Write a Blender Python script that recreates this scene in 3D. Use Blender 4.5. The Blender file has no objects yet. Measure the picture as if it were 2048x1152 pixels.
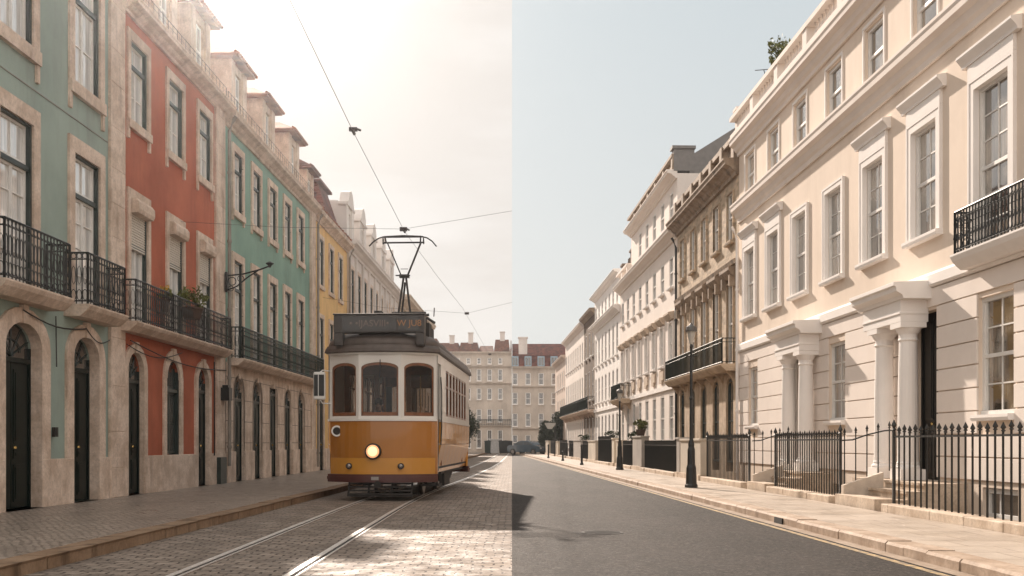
import bpy, bmesh, math, random
from mathutils import Vector, Matrix
R = math.radians
random.seed(7)
C = bpy.context.scene.collection
sc = bpy.context.scene

# ------------------------------------------------------------------ camera
cam_d = bpy.data.cameras.new('camera'); cam = bpy.data.objects.new('camera', cam_d); C.objects.link(cam)
cam.location = (0, 0, 1.25); cam.rotation_euler = (R(90), 0, 0)
cam_d.lens = 36; cam_d.sensor_width = 36; cam_d.sensor_fit = 'HORIZONTAL'
cam_d.shift_y = 309 / 2048; cam_d.clip_start = 0.05; cam_d.clip_end = 2000
sc.camera = cam
sc.render.resolution_x = 1024; sc.render.resolution_y = 576

# ------------------------------------------------------------------ light
SUN = Vector((-0.285, 1.0, 0.55)).normalized()
elev = math.asin(SUN.z); azim = math.atan2(SUN.x, SUN.y)
sun_d = bpy.data.lights.new('sun', 'SUN'); sun_d.energy = 5.0; sun_d.angle = R(1.0); sun_d.color = (1.0, 0.85, 0.72)
sun = bpy.data.objects.new('sun', sun_d); C.objects.link(sun)
sun.rotation_euler = SUN.to_track_quat('Z', 'Y').to_euler(); sun.location = SUN * 60
world = bpy.data.worlds.new('World'); sc.world = world; world.use_nodes = True
nt = world.node_tree; nt.nodes.clear()
wo = nt.nodes.new('ShaderNodeOutputWorld'); bg = nt.nodes.new('ShaderNodeBackground')
sky = nt.nodes.new('ShaderNodeTexSky'); sky.sky_type = 'NISHITA'; sky.sun_disc = False
sky.sun_elevation = elev; sky.sun_rotation = azim
sky.air_density = 1.0; sky.dust_density = 3.0; sky.ozone_density = 1.0; sky.altitude = 0
bg.inputs['Strength'].default_value = 0.08
tc = nt.nodes.new('ShaderNodeTexCoord'); sp = nt.nodes.new('ShaderNodeSeparateXYZ')
nt.links.new(tc.outputs['Generated'], sp.inputs[0])
# thin high cloud: warm and bright on the sun's side, cool and even on the other
mp = nt.nodes.new('ShaderNodeMapping'); mp.inputs['Scale'].default_value = (1.2, 1.2, 5.5)
nt.links.new(tc.outputs['Generated'], mp.inputs[0])
nz = nt.nodes.new('ShaderNodeTexNoise'); nz.inputs['Scale'].default_value = 2.6; nz.inputs['Detail'].default_value = 7; nz.inputs['Roughness'].default_value = .55
nt.links.new(mp.outputs[0], nz.inputs['Vector'])
cr = nt.nodes.new('ShaderNodeValToRGB'); cr.color_ramp.elements[0].position = .45; cr.color_ramp.elements[1].position = .75
nt.links.new(nz.outputs['Fac'], cr.inputs[0])
side = nt.nodes.new('ShaderNodeMath'); side.operation = 'GREATER_THAN'; side.inputs[1].default_value = 0.0
nt.links.new(sp.outputs['X'], side.inputs[0])
def wmix(f, a, b2):
    n = nt.nodes.new('ShaderNodeMix'); n.data_type = 'RGBA'
    for k, v in ((0, f), (6, a), (7, b2)):
        if isinstance(v, (tuple, float)): n.inputs[k].default_value = v
        else: nt.links.new(v, n.inputs[k])
    return n.outputs[2]
cloud_l = wmix(cr.outputs[0], (6.2, 5.85, 5.55, 1), (7.2, 6.95, 6.7, 1))
upm = nt.nodes.new('ShaderNodeMapRange'); upm.inputs[1].default_value = .0; upm.inputs[2].default_value = .38
nt.links.new(sp.outputs['Z'], upm.inputs[0])
right_sky = wmix(upm.outputs[0], (6.3, 6.3, 6.1, 1), (5.15, 5.6, 5.8, 1))
ahead = wmix(side.outputs[0], cloud_l, right_sky)
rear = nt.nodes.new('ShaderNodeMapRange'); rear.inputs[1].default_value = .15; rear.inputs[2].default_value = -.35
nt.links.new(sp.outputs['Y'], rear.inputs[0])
veil = wmix(rear.outputs[0], ahead, (10.2, 9.5, 8.8, 1))      # added fill: unseen sky behind the camera, brightened and warmed to light the facades
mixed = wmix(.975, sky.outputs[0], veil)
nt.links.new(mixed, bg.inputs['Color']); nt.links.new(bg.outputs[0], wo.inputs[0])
sc.view_settings.view_transform = 'Standard'; sc.view_settings.look = 'None'
sc.view_settings.exposure = 0.62; sc.view_settings.gamma = 1
sc.render.engine = 'CYCLES'

# ------------------------------------------------------------------ materials
MATS = {}
def nodes(name):
    m = bpy.data.materials.new(name); m.use_nodes = True
    t = m.node_tree; b = t.nodes['Principled BSDF']
    return m, t, b
def N(t, typ, **kw):
    n = t.nodes.new(typ)
    for k, v in kw.items():
        if k.startswith('_'): setattr(n, k[1:], v)
        else: n.inputs[k.replace('__', ' ')].default_value = v
    return n
def L(t, a, b): t.links.new(a, b)
def mixc(t, fac, a, b, mode='MIX'):
    n = t.nodes.new('ShaderNodeMix'); n.data_type = 'RGBA'; n.blend_type = mode
    for i, v in ((0, fac), (6, a), (7, b)):
        if isinstance(v, (int, float)): n.inputs[i].default_value = v
        elif isinstance(v, tuple): n.inputs[i].default_value = v if len(v) == 4 else v + (1,)
        else: t.links.new(v, n.inputs[i])
    return n.outputs[2]
def ramp(t, src, p0, p1, c0=0.0, c1=1.0):
    n = t.nodes.new('ShaderNodeMapRange'); n.inputs[1].default_value = p0; n.inputs[2].default_value = p1
    n.inputs[3].default_value = c0; n.inputs[4].default_value = c1; t.links.new(src, n.inputs[0]); return n.outputs[0]
def pos(t, scale=(1, 1, 1)):
    g = t.nodes.new('ShaderNodeNewGeometry'); m = t.nodes.new('ShaderNodeMapping'); m.inputs['Scale'].default_value = scale
    t.links.new(g.outputs['Position'], m.inputs[0]); return m.outputs[0]
def noise(t, scale, detail=5, rough=.55, vs=(1, 1, 1)):
    n = N(t, 'ShaderNodeTexNoise', Scale=scale, Detail=detail, Roughness=rough); L(t, pos(t, vs), n.inputs['Vector']); return n.outputs['Fac']
def bump(t, b, h, strength=.3, dist=.01):
    n = N(t, 'ShaderNodeBump', Strength=strength, Distance=dist); L(t, h, n.inputs['Height']); L(t, n.outputs[0], b.inputs['Normal']); return n

def plain(name, col, rough=.6, metal=0, var=.12, bscale=30, bstr=.15, spec=.5, coat=0):
    if name in MATS: return MATS[name]
    m, t, b = nodes(name)
    f = noise(t, bscale * .2, 5)
    c = mixc(t, ramp(t, f, .3, .7), tuple(x * (1 - var) for x in col), tuple(min(1, x * (1 + var)) for x in col))
    L(t, c, b.inputs['Base Color']); b.inputs['Roughness'].default_value = rough; b.inputs['Metallic'].default_value = metal
    b.inputs['Specular IOR Level'].default_value = spec; b.inputs['Coat Weight'].default_value = coat
    if bstr: bump(t, b, noise(t, bscale, 4), bstr, .004)
    MATS[name] = m; return m
def plaster(name, col, dirt=(.16, .11, .08), damt=.35, bstr=.25, fade=.18):
    if name in MATS: return MATS[name]
    m, t, b = nodes(name)
    big = noise(t, .55, 6, .6); mid = noise(t, 3.2, 6, .65); streak = noise(t, 2.4, 5, .6, (1, 1, .12)); fine = noise(t, 45, 4)
    lo = tuple(x * (1 - fade) for x in col); hi = tuple(min(1, x * (1 + fade * .7) + .01) for x in col)
    c = mixc(t, ramp(t, big, .35, .65), lo, hi)
    c = mixc(t, ramp(t, mid, .35, .7, 0, .25), c, tuple(min(1, x * 1.12 + .02) for x in col))
    c = mixc(t, ramp(t, streak, .5, .8, 0, damt), c, dirt)
    # grime that rises from the foot of the wall and speckles
    g = t.nodes.new('ShaderNodeNewGeometry'); s = t.nodes.new('ShaderNodeSeparateXYZ'); L(t, g.outputs['Position'], s.inputs[0])
    low = ramp(t, s.outputs['Z'], .1, 1.3, 1, 0)
    mm = t.nodes.new('ShaderNodeMath'); mm.operation = 'MULTIPLY'; L(t, low, mm.inputs[0]); L(t, ramp(t, mid, .4, .65, 0, damt * 1.3), mm.inputs[1])
    c = mixc(t, mm.outputs[0], c, dirt)
    L(t, c, b.inputs['Base Color']); b.inputs['Roughness'].default_value = .85; b.inputs['Specular IOR Level'].default_value = .25
    a = t.nodes.new('ShaderNodeMath'); a.operation = 'ADD'; L(t, fine, a.inputs[0]); L(t, mid, a.inputs[1])
    bump(t, b, a.outputs[0], bstr, .006)
    MATS[name] = m; return m
def stone(name, col, damt=.5, joints=0, dirt=(.17, .10, .06)):
    if name in MATS: return MATS[name]
    m, t, b = nodes(name)
    mid = noise(t, 2.3, 8, .68); fine = noise(t, 22, 6, .6); streak = noise(t, 3.1, 5, .6, (1, 1, .2))
    c = mixc(t, ramp(t, mid, .4, .6), tuple(x * y for x, y in zip(col, (.82, .77, .72))), tuple(min(1, x * 1.12) for x in col))
    c = mixc(t, ramp(t, fine, .45, .7, 0, .45), c, tuple(x * .5 for x in col))
    c = mixc(t, ramp(t, streak, .52, .7, 0, damt), c, dirt)
    h = fine
    if joints:
        bt = N(t, 'ShaderNodeTexBrick', Scale=1.0); bt.inputs['Brick Width'].default_value = 8; bt.inputs['Row Height'].default_value = joints
        bt.inputs['Mortar Size'].default_value = .012; bt.inputs['Mortar Smooth'].default_value = .3
        g = t.nodes.new('ShaderNodeNewGeometry'); s = t.nodes.new('ShaderNodeSeparateXYZ'); L(t, g.outputs['Position'], s.inputs[0])
        cb = t.nodes.new('ShaderNodeCombineXYZ'); L(t, s.outputs['Y'], cb.inputs[0]); L(t, s.outputs['Z'], cb.inputs[1]); L(t, cb.outputs[0], bt.inputs['Vector'])
        c = mixc(t, bt.outputs['Fac'], c, tuple(x * .3 for x in col))
    L(t, c, b.inputs['Base Color']); b.inputs['Roughness'].default_value = .75; b.inputs['Specular IOR Level'].default_value = .3
    bump(t, b, h, .35, .008)
    MATS[name] = m; return m
def glassy(name, dark, light, lfac=.5, rough=.06, foldscale=16, coat_ior=1.7):
    """window pane: glass with curtain or dim room right behind it"""
    if name in MATS: return MATS[name]
    m, t, b = nodes(name)
    fold = noise(t, foldscale, 3, .6, (1, 1, .06)); blk = noise(t, .9, 2, .5, (1, 1, .7))
    cur = mixc(t, ramp(t, fold, .35, .65), tuple(x * .6 for x in light), light)
    c = mixc(t, ramp(t, blk, .5 - lfac * .2 + .06, .58 - lfac * .2 + .06), dark, cur) if lfac < .99 else cur
    L(t, c, b.inputs['Base Color']); b.inputs['Roughness'].default_value = rough
    b.inputs['Specular IOR Level'].default_value = .7; b.inputs['IOR'].default_value = 1.6
    b.inputs['Coat Weight'].default_value = 1; b.inputs['Coat Roughness'].default_value = .02; b.inputs['Coat IOR'].default_value = coat_ior
    n = bump(t, b, noise(t, 1.4, 2), .06, .02); L(t, n.outputs[0], b.inputs['Coat Normal'])
    MATS[name] = m; return m
def tiles(name, col):
    if name in MATS: return MATS[name]
    m, t, b = nodes(name)
    w = N(t, 'ShaderNodeTexWave', Scale=1.6, Distortion=.5); w.bands_direction = 'Y'; L(t, pos(t, (1, 2.2, 1)), w.inputs['Vector'])
    w2 = N(t, 'ShaderNodeTexWave', Scale=1.2, Distortion=.6); w2.bands_direction = 'Z'; L(t, pos(t, (1, 1, 2.2)), w2.inputs['Vector'])
    v = N(t, 'ShaderNodeTexVoronoi', Scale=4.0); L(t, pos(t), v.inputs['Vector'])
    c = mixc(t, v.outputs['Color'], tuple(x * .6 for x in col), tuple(min(1, x * 1.3) for x in col))
    c = mixc(t, ramp(t, noise(t, 1.5, 6), .5, .75, 0, .7), c, (.06, .045, .035))
    L(t, c, b.inputs['Base Color']); b.inputs['Roughness'].default_value = .8
    a = t.nodes.new('ShaderNodeMath'); a.operation = 'ADD'; L(t, w.outputs['Fac'], a.inputs[0]); L(t, w2.outputs['Fac'], a.inputs[1])
    bump(t, b, a.outputs[0], .9, .05)
    MATS[name] = m; return m
def brickwall(name, col, mort):
    m, t, b = nodes(name)
    g = t.nodes.new('ShaderNodeNewGeometry'); s = t.nodes.new('ShaderNodeSeparateXYZ'); L(t, g.outputs['Position'], s.inputs[0])
    cb = t.nodes.new('ShaderNodeCombineXYZ'); L(t, s.outputs['Y'], cb.inputs[0]); L(t, s.outputs['Z'], cb.inputs[1])
    bt = N(t, 'ShaderNodeTexBrick', Scale=1.0); bt.inputs['Brick Width'].default_value = .32; bt.inputs['Row Height'].default_value = .12
    bt.inputs['Mortar Size'].default_value = .012; bt.inputs['Color1'].default_value = tuple(x * .72 for x in col) + (1,)
    bt.inputs['Color2'].default_value = tuple(min(1, x * 1.25) for x in col) + (1,); bt.inputs['Mortar'].default_value = mort + (1,)
    L(t, cb.outputs[0], bt.inputs['Vector'])
    c = mixc(t, ramp(t, noise(t, 1.3, 7, .65), .45, .72, 0, .55), bt.outputs['Color'], tuple(x * .45 for x in col))
    L(t, c, b.inputs['Base Color']); b.inputs['Roughness'].default_value = .9
    bump(t, b, noise(t, 18, 6, .7), .5, .02); return m
def cobbles(name, bw, rh, cols, mort, rough, bstr, blotch=.5, mw=.1):
    m, t, b = nodes(name)
    g = t.nodes.new('ShaderNodeNewGeometry')
    nn = N(t, 'ShaderNodeTexNoise', Scale=1.7, Detail=3); L(t, g.outputs['Position'], nn.inputs['Vector'])
    sc_ = t.nodes.new('ShaderNodeVectorMath'); sc_.operation = 'MULTIPLY_ADD'; sc_.inputs[1].default_value = (.16, .16, 0)
    L(t, nn.outputs['Color'], sc_.inputs[0]); L(t, g.outputs['Position'], sc_.inputs[2])
    n2 = N(t, 'ShaderNodeTexNoise', Scale=11, Detail=2); L(t, g.outputs['Position'], n2.inputs['Vector'])
    s2 = t.nodes.new('ShaderNodeVectorMath'); s2.operation = 'MULTIPLY_ADD'; s2.inputs[1].default_value = (.05, .05, 0)
    L(t, n2.outputs['Color'], s2.inputs[0]); L(t, sc_.outputs[0], s2.inputs[2])
    bt = N(t, 'ShaderNodeTexBrick', Scale=1.0); bt.inputs['Brick Width'].default_value = bw; bt.inputs['Row Height'].default_value = rh
    bt.inputs['Mortar Size'].default_value = rh * mw; bt.inputs['Mortar Smooth'].default_value = .6; bt.offset = .5
    bt.inputs['Color1'].default_value = cols[0] + (1,); bt.inputs['Color2'].default_value = cols[1] + (1,); bt.inputs['Mortar'].default_value = mort + (1,)
    L(t, s2.outputs[0], bt.inputs['Vector'])
    c = mixc(t, ramp(t, noise(t, .8, 6, .65), .45, .7, 0, blotch), bt.outputs['Color'], tuple(x * .55 for x in cols[0]))
    c = mixc(t, ramp(t, noise(t, 25, 5, .7), .4, .7, 0, .35), c, tuple(min(1, x * 1.3) for x in cols[1]))
    L(t, c, b.inputs['Base Color'])
    L(t, ramp(t, noise(t, 3, 4), .3, .7, rough * .75, min(1, rough * 1.3)), b.inputs['Roughness'])
    b.inputs['Specular IOR Level'].default_value = .5 if rough < .5 else .38
    inv = t.nodes.new('ShaderNodeMath'); inv.operation = 'SUBTRACT'; inv.inputs[0].default_value = 1.0; L(t, bt.outputs['Fac'], inv.inputs[1])
    ad = t.nodes.new('ShaderNodeMath'); ad.operation = 'MULTIPLY_ADD'; ad.inputs[1].default_value = .7; L(t, noise(t, 14, 5, .6), ad.inputs[0]); L(t, inv.outputs[0], ad.inputs[2])
    bump(t, b, ad.outputs[0], bstr, .03); return m
def asphalt(name):
    m, t, b = nodes(name)
    big = noise(t, .42, 6, .65, (1.8, .45, 1)); mid = noise(t, 5, 7, .8); fine = noise(t, 30, 3, .9)
    vor = N(t, 'ShaderNodeTexVoronoi', Scale=36.0); L(t, pos(t), vor.inputs['Vector'])
    sv = t.nodes.new('ShaderNodeSeparateXYZ'); L(t, vor.outputs['Color'], sv.inputs[0])
    c = mixc(t, ramp(t, big, .36, .62), (.018, .015, .0135), (.046, .038, .034))
    c = mixc(t, ramp(t, mid, .45, .62, 0, .6), c, (.062, .052, .046))
    c = mixc(t, ramp(t, sv.outputs['X'], .72, .80, 0, .40), c, (.125, .108, .096))
    c = mixc(t, ramp(t, sv.outputs['Y'], .66, .74, 0, .5), c, (.006, .005, .005))
    lines = N(t, 'ShaderNodeTexVoronoi', Scale=.5); lines.feature = 'DISTANCE_TO_EDGE'
    nn = N(t, 'ShaderNodeTexNoise', Scale=1.3, Detail=6, Roughness=.7); L(t, pos(t), nn.inputs['Vector'])
    va = t.nodes.new('ShaderNodeVectorMath'); va.operation = 'MULTIPLY_ADD'; va.inputs[1].default_value = (.9, .9, 0)
    L(t, nn.outputs['Color'], va.inputs[0]); L(t, pos(t, (.6, .25, 1)), va.inputs[2]); L(t, va.outputs[0], lines.inputs['Vector'])
    c = mixc(t, ramp(t, lines.outputs['Distance'], .0, .005, .6, 0), c, (.008, .007, .006))
    L(t, c, b.inputs['Base Color'])
    L(t, ramp(t, mid, .3, .7, .6, .85), b.inputs['Roughness']); b.inputs['Specular IOR Level'].default_value = .15
    bump(t, b, fine, 1.0, .03); return m
def flags(name):
    m, t, b = nodes(name)
    bt = N(t, 'ShaderNodeTexBrick', Scale=1.0); bt.inputs['Brick Width'].default_value = .75; bt.inputs['Row Height'].default_value = .62
    bt.inputs['Mortar Size'].default_value = .010; bt.inputs['Mortar Smooth'].default_value = .2; bt.offset = .35
    bt.inputs['Color1'].default_value = (.39, .325, .265, 1); bt.inputs['Color2'].default_value = (.46, .39, .325, 1); bt.inputs['Mortar'].default_value = (.20, .15, .115, 1)
    L(t, pos(t), bt.inputs['Vector'])
    c = mixc(t, ramp(t, noise(t, 1.1, 7, .65), .42, .7, 0, .4), bt.outputs['Color'], (.46, .37, .28))
    c = mixc(t, ramp(t, noise(t, 6, 6, .7), .5, .75, 0, .35), c, (.68, .60, .50))
    L(t, c, b.inputs['Base Color']); L(t, ramp(t, noise(t, 1.2, 4), .35, .65, .32, .6), b.inputs['Roughness'])
    bump(t, b, noise(t, 30, 4), .2, .004); return m
def glass_thin(name, tint=(.9, .92, .9)):
    m = bpy.data.materials.new(name); m.use_nodes = True; t = m.node_tree; t.nodes.clear()
    o = t.nodes.new('ShaderNodeOutputMaterial'); tr = t.nodes.new('ShaderNodeBsdfTransparent'); gl = t.nodes.new('ShaderNodeBsdfGlossy')
    tr.inputs[0].default_value = tint + (1,); gl.inputs['Roughness'].default_value = .02
    fr = t.nodes.new('ShaderNodeFresnel'); fr.inputs[0].default_value = 1.4
    mxx = t.nodes.new('ShaderNodeMixShader'); L(t, fr.outputs[0], mxx.inputs[0]); L(t, tr.outputs[0], mxx.inputs[1]); L(t, gl.outputs[0], mxx.inputs[2]); L(t, mxx.outputs[0], o.inputs[0])
    return m
def leafmat(name, col):
    m, t, b = nodes(name)
    c = mixc(t, ramp(t, noise(t, 6, 4), .35, .65), tuple(x * .55 for x in col), tuple(x * 1.4 for x in col))
    L(t, c, b.inputs['Base Color']); b.inputs['Roughness'].default_value = .6
    b.inputs['Subsurface Weight'].default_value = 0
    return m

TEAL = plaster('sage_plaster', (.31, .38, .335), fade=.14, damt=.3)
RED = plaster('terracotta_plaster', (.44, .125, .066), fade=.2, dirt=(.12, .06, .04), damt=.35)
GREEN = plaster('green_plaster', (.22, .35, .285), fade=.16, damt=.3)
YEL = plaster('yellow_plaster', (.72, .47, .20), fade=.12)
WHL = plaster('pinkish_white_plaster', (.66, .60, .56), fade=.1, damt=.2)
BEI = plaster('ornate_beige_plaster', (.58, .47, .36), fade=.15, damt=.4)
ST = stone('limestone', (.68, .55, .455), .38)
STJ = stone('limestone_blocks', (.64, .52, .43), .45, joints=.62)
STD = stone('weathered_stone', (.36, .28, .21), .7, dirt=(.06, .045, .035))
CREAM = plaster('cream_stucco', (.76, .645, .54), dirt=(.46, .36, .26), damt=.24, fade=.05, bstr=.12)
CREAM2 = plaster('pale_stucco', (.79, .715, .655), dirt=(.5, .4, .32), damt=.12, fade=.06, bstr=.15)
WHITE = plaster('white_stucco', (.84, .80, .765), dirt=(.45, .36, .3), damt=.12, fade=.04, bstr=.08)
PINK = plaster('dull_pink_stucco', (.62, .50, .42), fade=.1)
DBROWN = plaster('dark_brown_brick', (.13, .085, .055), fade=.25)
BRICK = brickwall('brown_rough_brick', (.52, .40, .285), (.5, .41, .30))
HONEY = stone('honey_stone', (.56, .44, .32), .4)
SLATE = plain('grey_slate', (.20, .185, .175), .7)
TILE = tiles('clay_tiles', (.36, .145, .085))
TILED = tiles('dark_clay_tiles', (.20, .07, .05))
DGREEN = plain('dark_green_paint', (.008, .014, .012), .35, var=.3, bstr=.05, spec=.3)
DFRAME = plain('green_black_frame', (.022, .034, .030), .4, var=.3)
WPAINT = plain('white_paint', (.74, .72, .69), .45, bstr=.04, var=.05)
WPAINTL = plain('aged_white_paint', (.74, .71, .67), .5, bstr=.05, var=.1)
SHUT = plain('roller_shutter_slats', (.62, .56, .48), .5, var=.06)
IRON = plain('black_iron', (.010, .0105, .010), .42, var=.3, bstr=.1, spec=.6)
IRONG = plain('green_iron', (.010, .018, .014), .4, var=.3)
PIPE = plain('grey_pipe', (.24, .21, .18), .6)
PANEL = glassy('pane_curtain_and_reflection', (.17, .15, .14), (.90, .88, .85), 1.8, coat_ior=2.5)  # pale curtain tone also stands in for sky reflected in the glass
PANER = glassy('pane_drawn_curtain', (.045, .038, .030), (.36, .31, .25), .55, foldscale=22, coat_ior=2.1)
PANED = glassy('pane_dark', (.05, .045, .04), (.14, .12, .10), .5)
PANEF = glassy('pane_far', (.05, .047, .045), (.13, .12, .11), .5, rough=.15)
BRASS = plain('brass', (.6, .42, .16), .25, metal=1)
POT = plain('brown_pot', (.07, .04, .028), .8)
LEAF = leafmat('leaves', (.03, .042, .012)); LEAFY = leafmat('yellow_green_leaves', (.13, .14, .03)); BARK = plain('bark', (.10, .07, .05), .9)
FLOWER = plain('yellow_petals', (.6, .35, .03), .7)

# ------------------------------------------------------------------ mesh builder
class MB:
    def __init__(s, sx=1, xf=None):
        s.V = []; s.F = []; s.sx = sx; s.xf = xf
    def v(s, d, y, z):
        p = s.xf(d, y, z) if s.xf else (d * s.sx, y, z)
        s.V.append(p); return len(s.V) - 1
    def f(s, *ids): s.F.append(ids)
    def quad(s, a, b, c, d): s.f(s.v(*a), s.v(*b), s.v(*c), s.v(*d))
    def poly(s, pts): s.f(*[s.v(*p) for p in pts])
    def box(s, x0, x1, y0, y1, z0, z1):
        if x0 > x1: x0, x1 = x1, x0
        if y0 > y1: y0, y1 = y1, y0
        i = [s.v(x, y, z) for z in (z0, z1) for y in (y0, y1) for x in (x0, x1)]
        for q in ((0, 2, 3, 1), (4, 5, 7, 6), (0, 1, 5, 4), (2, 6, 7, 3), (0, 4, 6, 2), (1, 3, 7, 5)): s.f(*[i[k] for k in q])
        return s
    def hexa(s, b, t):
        """b, t: 4 bottom and 4 top points"""
        i = [s.v(*p) for p in b] + [s.v(*p) for p in t]
        s.f(3, 2, 1, 0) if False else s.f(i[3], i[2], i[1], i[0]); s.f(*i[4:])
        for k in range(4): s.f(i[k], i[(k + 1) % 4], i[4 + (k + 1) % 4], i[4 + k])
    def prism_y(s, prof, y0, y1):
        """profile of (d, z) swept along y, capped"""
        a = [s.v(d, y0, z) for d, z in prof]; b = [s.v(d, y1, z) for d, z in prof]; n = len(prof)
        for k in range(n): s.f(a[k], a[(k + 1) % n], b[(k + 1) % n], b[k])
        s.f(*a[::-1]); s.f(*b)
    def tube(s, pts, r, n=5, cap=True):
        pts = [Vector(p) for p in pts]; rings = []
        rr = r if isinstance(r, (list, tuple)) else [r] * len(pts)
        for i, p in enumerate(pts):
            d = (pts[min(i + 1, len(pts) - 1)] - pts[max(i - 1, 0)]).normalized()
            u = d.cross(Vector((0, 0, 1)));
            if u.length < .1: u = d.cross(Vector((1, 0, 0)))
            u.normalize(); w = d.cross(u)
            rings.append([s.v(*(p + (u * math.cos(2 * math.pi * k / n) + w * math.sin(2 * math.pi * k / n)) * rr[i])) for k in range(n)])
        for a, b in zip(rings, rings[1:]):
            for k in range(n): s.f(a[k], a[(k + 1) % n], b[(k + 1) % n], b[k])
        if cap: s.f(*rings[0][::-1]); s.f(*rings[-1])
        return s
    def lathe(s, prof, c, n=12):
        """prof (r, z) about a vertical axis at c=(d,y,z)"""
        rings = [[s.v(c[0] + r * math.cos(2 * math.pi * k / n), c[1] + r * math.sin(2 * math.pi * k / n), c[2] + z) for k in range(n)] for r, z in prof]
        for a, b in zip(rings, rings[1:]):
            for k in range(n): s.f(a[k], a[(k + 1) % n], b[(k + 1) % n], b[k])
        s.f(*rings[0][::-1]); s.f(*rings[-1]); return s
    def disc(s, c, axis, r, th, n=16):
        a = Vector(axis).normalized(); s.tube([Vector(c) - a * th / 2, Vector(c) + a * th / 2], r, n)
    def build(s, name, mat, parent=None, loc=None, smooth=False, bevel=0):
        me = bpy.data.meshes.new(name); me.from_pydata([tuple(v) for v in s.V], [], [list(f) for f in s.F])
        me.materials.append(mat); me.update()
        bm = bmesh.new(); bm.from_mesh(me); bmesh.ops.recalc_face_normals(bm, faces=bm.faces); bm.to_mesh(me); bm.free()
        o = bpy.data.objects.new(name, me); C.objects.link(o)
        if parent: o.parent = parent
        if loc: o.location = loc
        if smooth:
            for p in me.polygons: p.use_smooth = True
        if bevel:
            b = o.modifiers.new('bevel', 'BEVEL'); b.width = bevel; b.segments = 2; b.limit_method = 'ANGLE'
        return o

def tag(o, label=None, cat=None, group=None, kind=None):
    if label: o['label'] = label
    if cat: o['category'] = cat
    if group: o['group'] = group
    if kind: o['kind'] = kind
    return o
def empty(name, loc, rz=0):
    o = bpy.data.objects.new(name, None); C.objects.link(o); o.location = loc; o.rotation_euler = (0, 0, rz); o.empty_display_size = .3; return o
def copy_tree(o, parent=None, loc=None):
    c = o.copy(); C.objects.link(c)
    c.parent = parent
    if loc is not None: c.location = loc
    for ch in [x for x in KIDS.get(o.name, [])]:
        cc = copy_tree(ch, c); 
    return c
KIDS = {}
def kid(o, ch): KIDS.setdefault(o.name, []).append(ch); return ch

# ------------------------------------------------------------------ facade pieces
def arch_pts(ya, yb, zs, rise, n=10):
    c = (ya + yb) / 2; r = (yb - ya) / 2
    return [(c - r * math.cos(math.pi * k / n), zs + rise * math.sin(math.pi * k / n)) for k in range(n + 1)]
def wall(mb, y0, y1, z0, z1, ops, depth=.25, d=0.0, back=True):
    ys = sorted({y0, y1} | {round(v, 4) for o in ops for v in o[:2] if y0 < v < y1})
    zs = sorted({z0, z1} | {round(v, 4) for o in ops for v in o[2:4] if z0 < v < z1})
    for a, b in zip(ys, ys[1:]):
        run = None
        for c, e in zip(zs, zs[1:]):
            my, mz = (a + b) / 2, (c + e) / 2
            hit = any(o[0] < my < o[1] and o[2] < mz < o[3] for o in ops)
            if hit: continue
            mb.quad((d, a, c), (d, b, c), (d, b, e), (d, a, e))
    for o in ops:
        ya, yb, za, zb = o[:4]; rise = o[4] if len(o) > 4 else 0
        za2 = max(za, z0); k = d - depth
        mb.quad((d, ya, za2), (k, ya, za2), (k, ya, zb - rise), (d, ya, zb - rise))
        mb.quad((d, yb, za2), (d, yb, zb - rise), (k, yb, zb - rise), (k, yb, za2))
        mb.quad((d, ya, za2), (d, yb, za2), (k, yb, za2), (k, ya, za2))
        if rise:
            p = arch_pts(ya, yb, zb - rise, rise)
            for (a, b), (c, e) in zip(p, p[1:]):
                mb.quad((d, a, b), (d, c, e), (d, c, zb), (d, a, zb))
                mb.quad((d, a, b), (k, a, b), (k, c, e), (d, c, e))
        else:
            mb.quad((d, ya, zb), (k, ya, zb), (k, yb, zb), (d, yb, zb))
def surround(w, h, fw, mat, sx, rise=0, sill=True, ears=.25, proud=.05, top=None, deep=.12, name='surround'):
    """stone frame round an opening; local origin: centre of the opening's foot"""
    m = MB(sx); top = top or fw; i = .012; a = w / 2 - i; b = w / 2 + fw
    for s in (-1, 1):
        m.box(-deep, proud, s * (a if deep > 0 else a + .024), s * b, 0 if sill else 0, h - rise)
        if sill and ears: m.box(.001, proud, s * (b - .1), s * b, -fw - ears, -fw)
    if rise:
        p = arch_pts(-a, a, h - rise, rise - i); q = arch_pts(-b, b, h - rise, rise + top)
        for k in range(len(p) - 1):
            (y1, z1), (y2, z2), (y3, z3), (y4, z4) = p[k], p[k + 1], q[k + 1], q[k]
            m.hexa([(-deep, y1, z1), (proud, y1, z1), (proud, y4, z4), (-deep, y4, z4)], [(-deep, y2, z2), (proud, y2, z2), (proud, y3, z3), (-deep, y3, z3)])
        m.box(-.02, proud + .03, -.09, .09, h - .03, h + top + .04)
    else:
        m.box(-deep, proud, -b, b, h - i, h + top)
    if sill: m.box(-deep, proud + .035, -b, b, -fw, 0.012)
    return m
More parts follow.
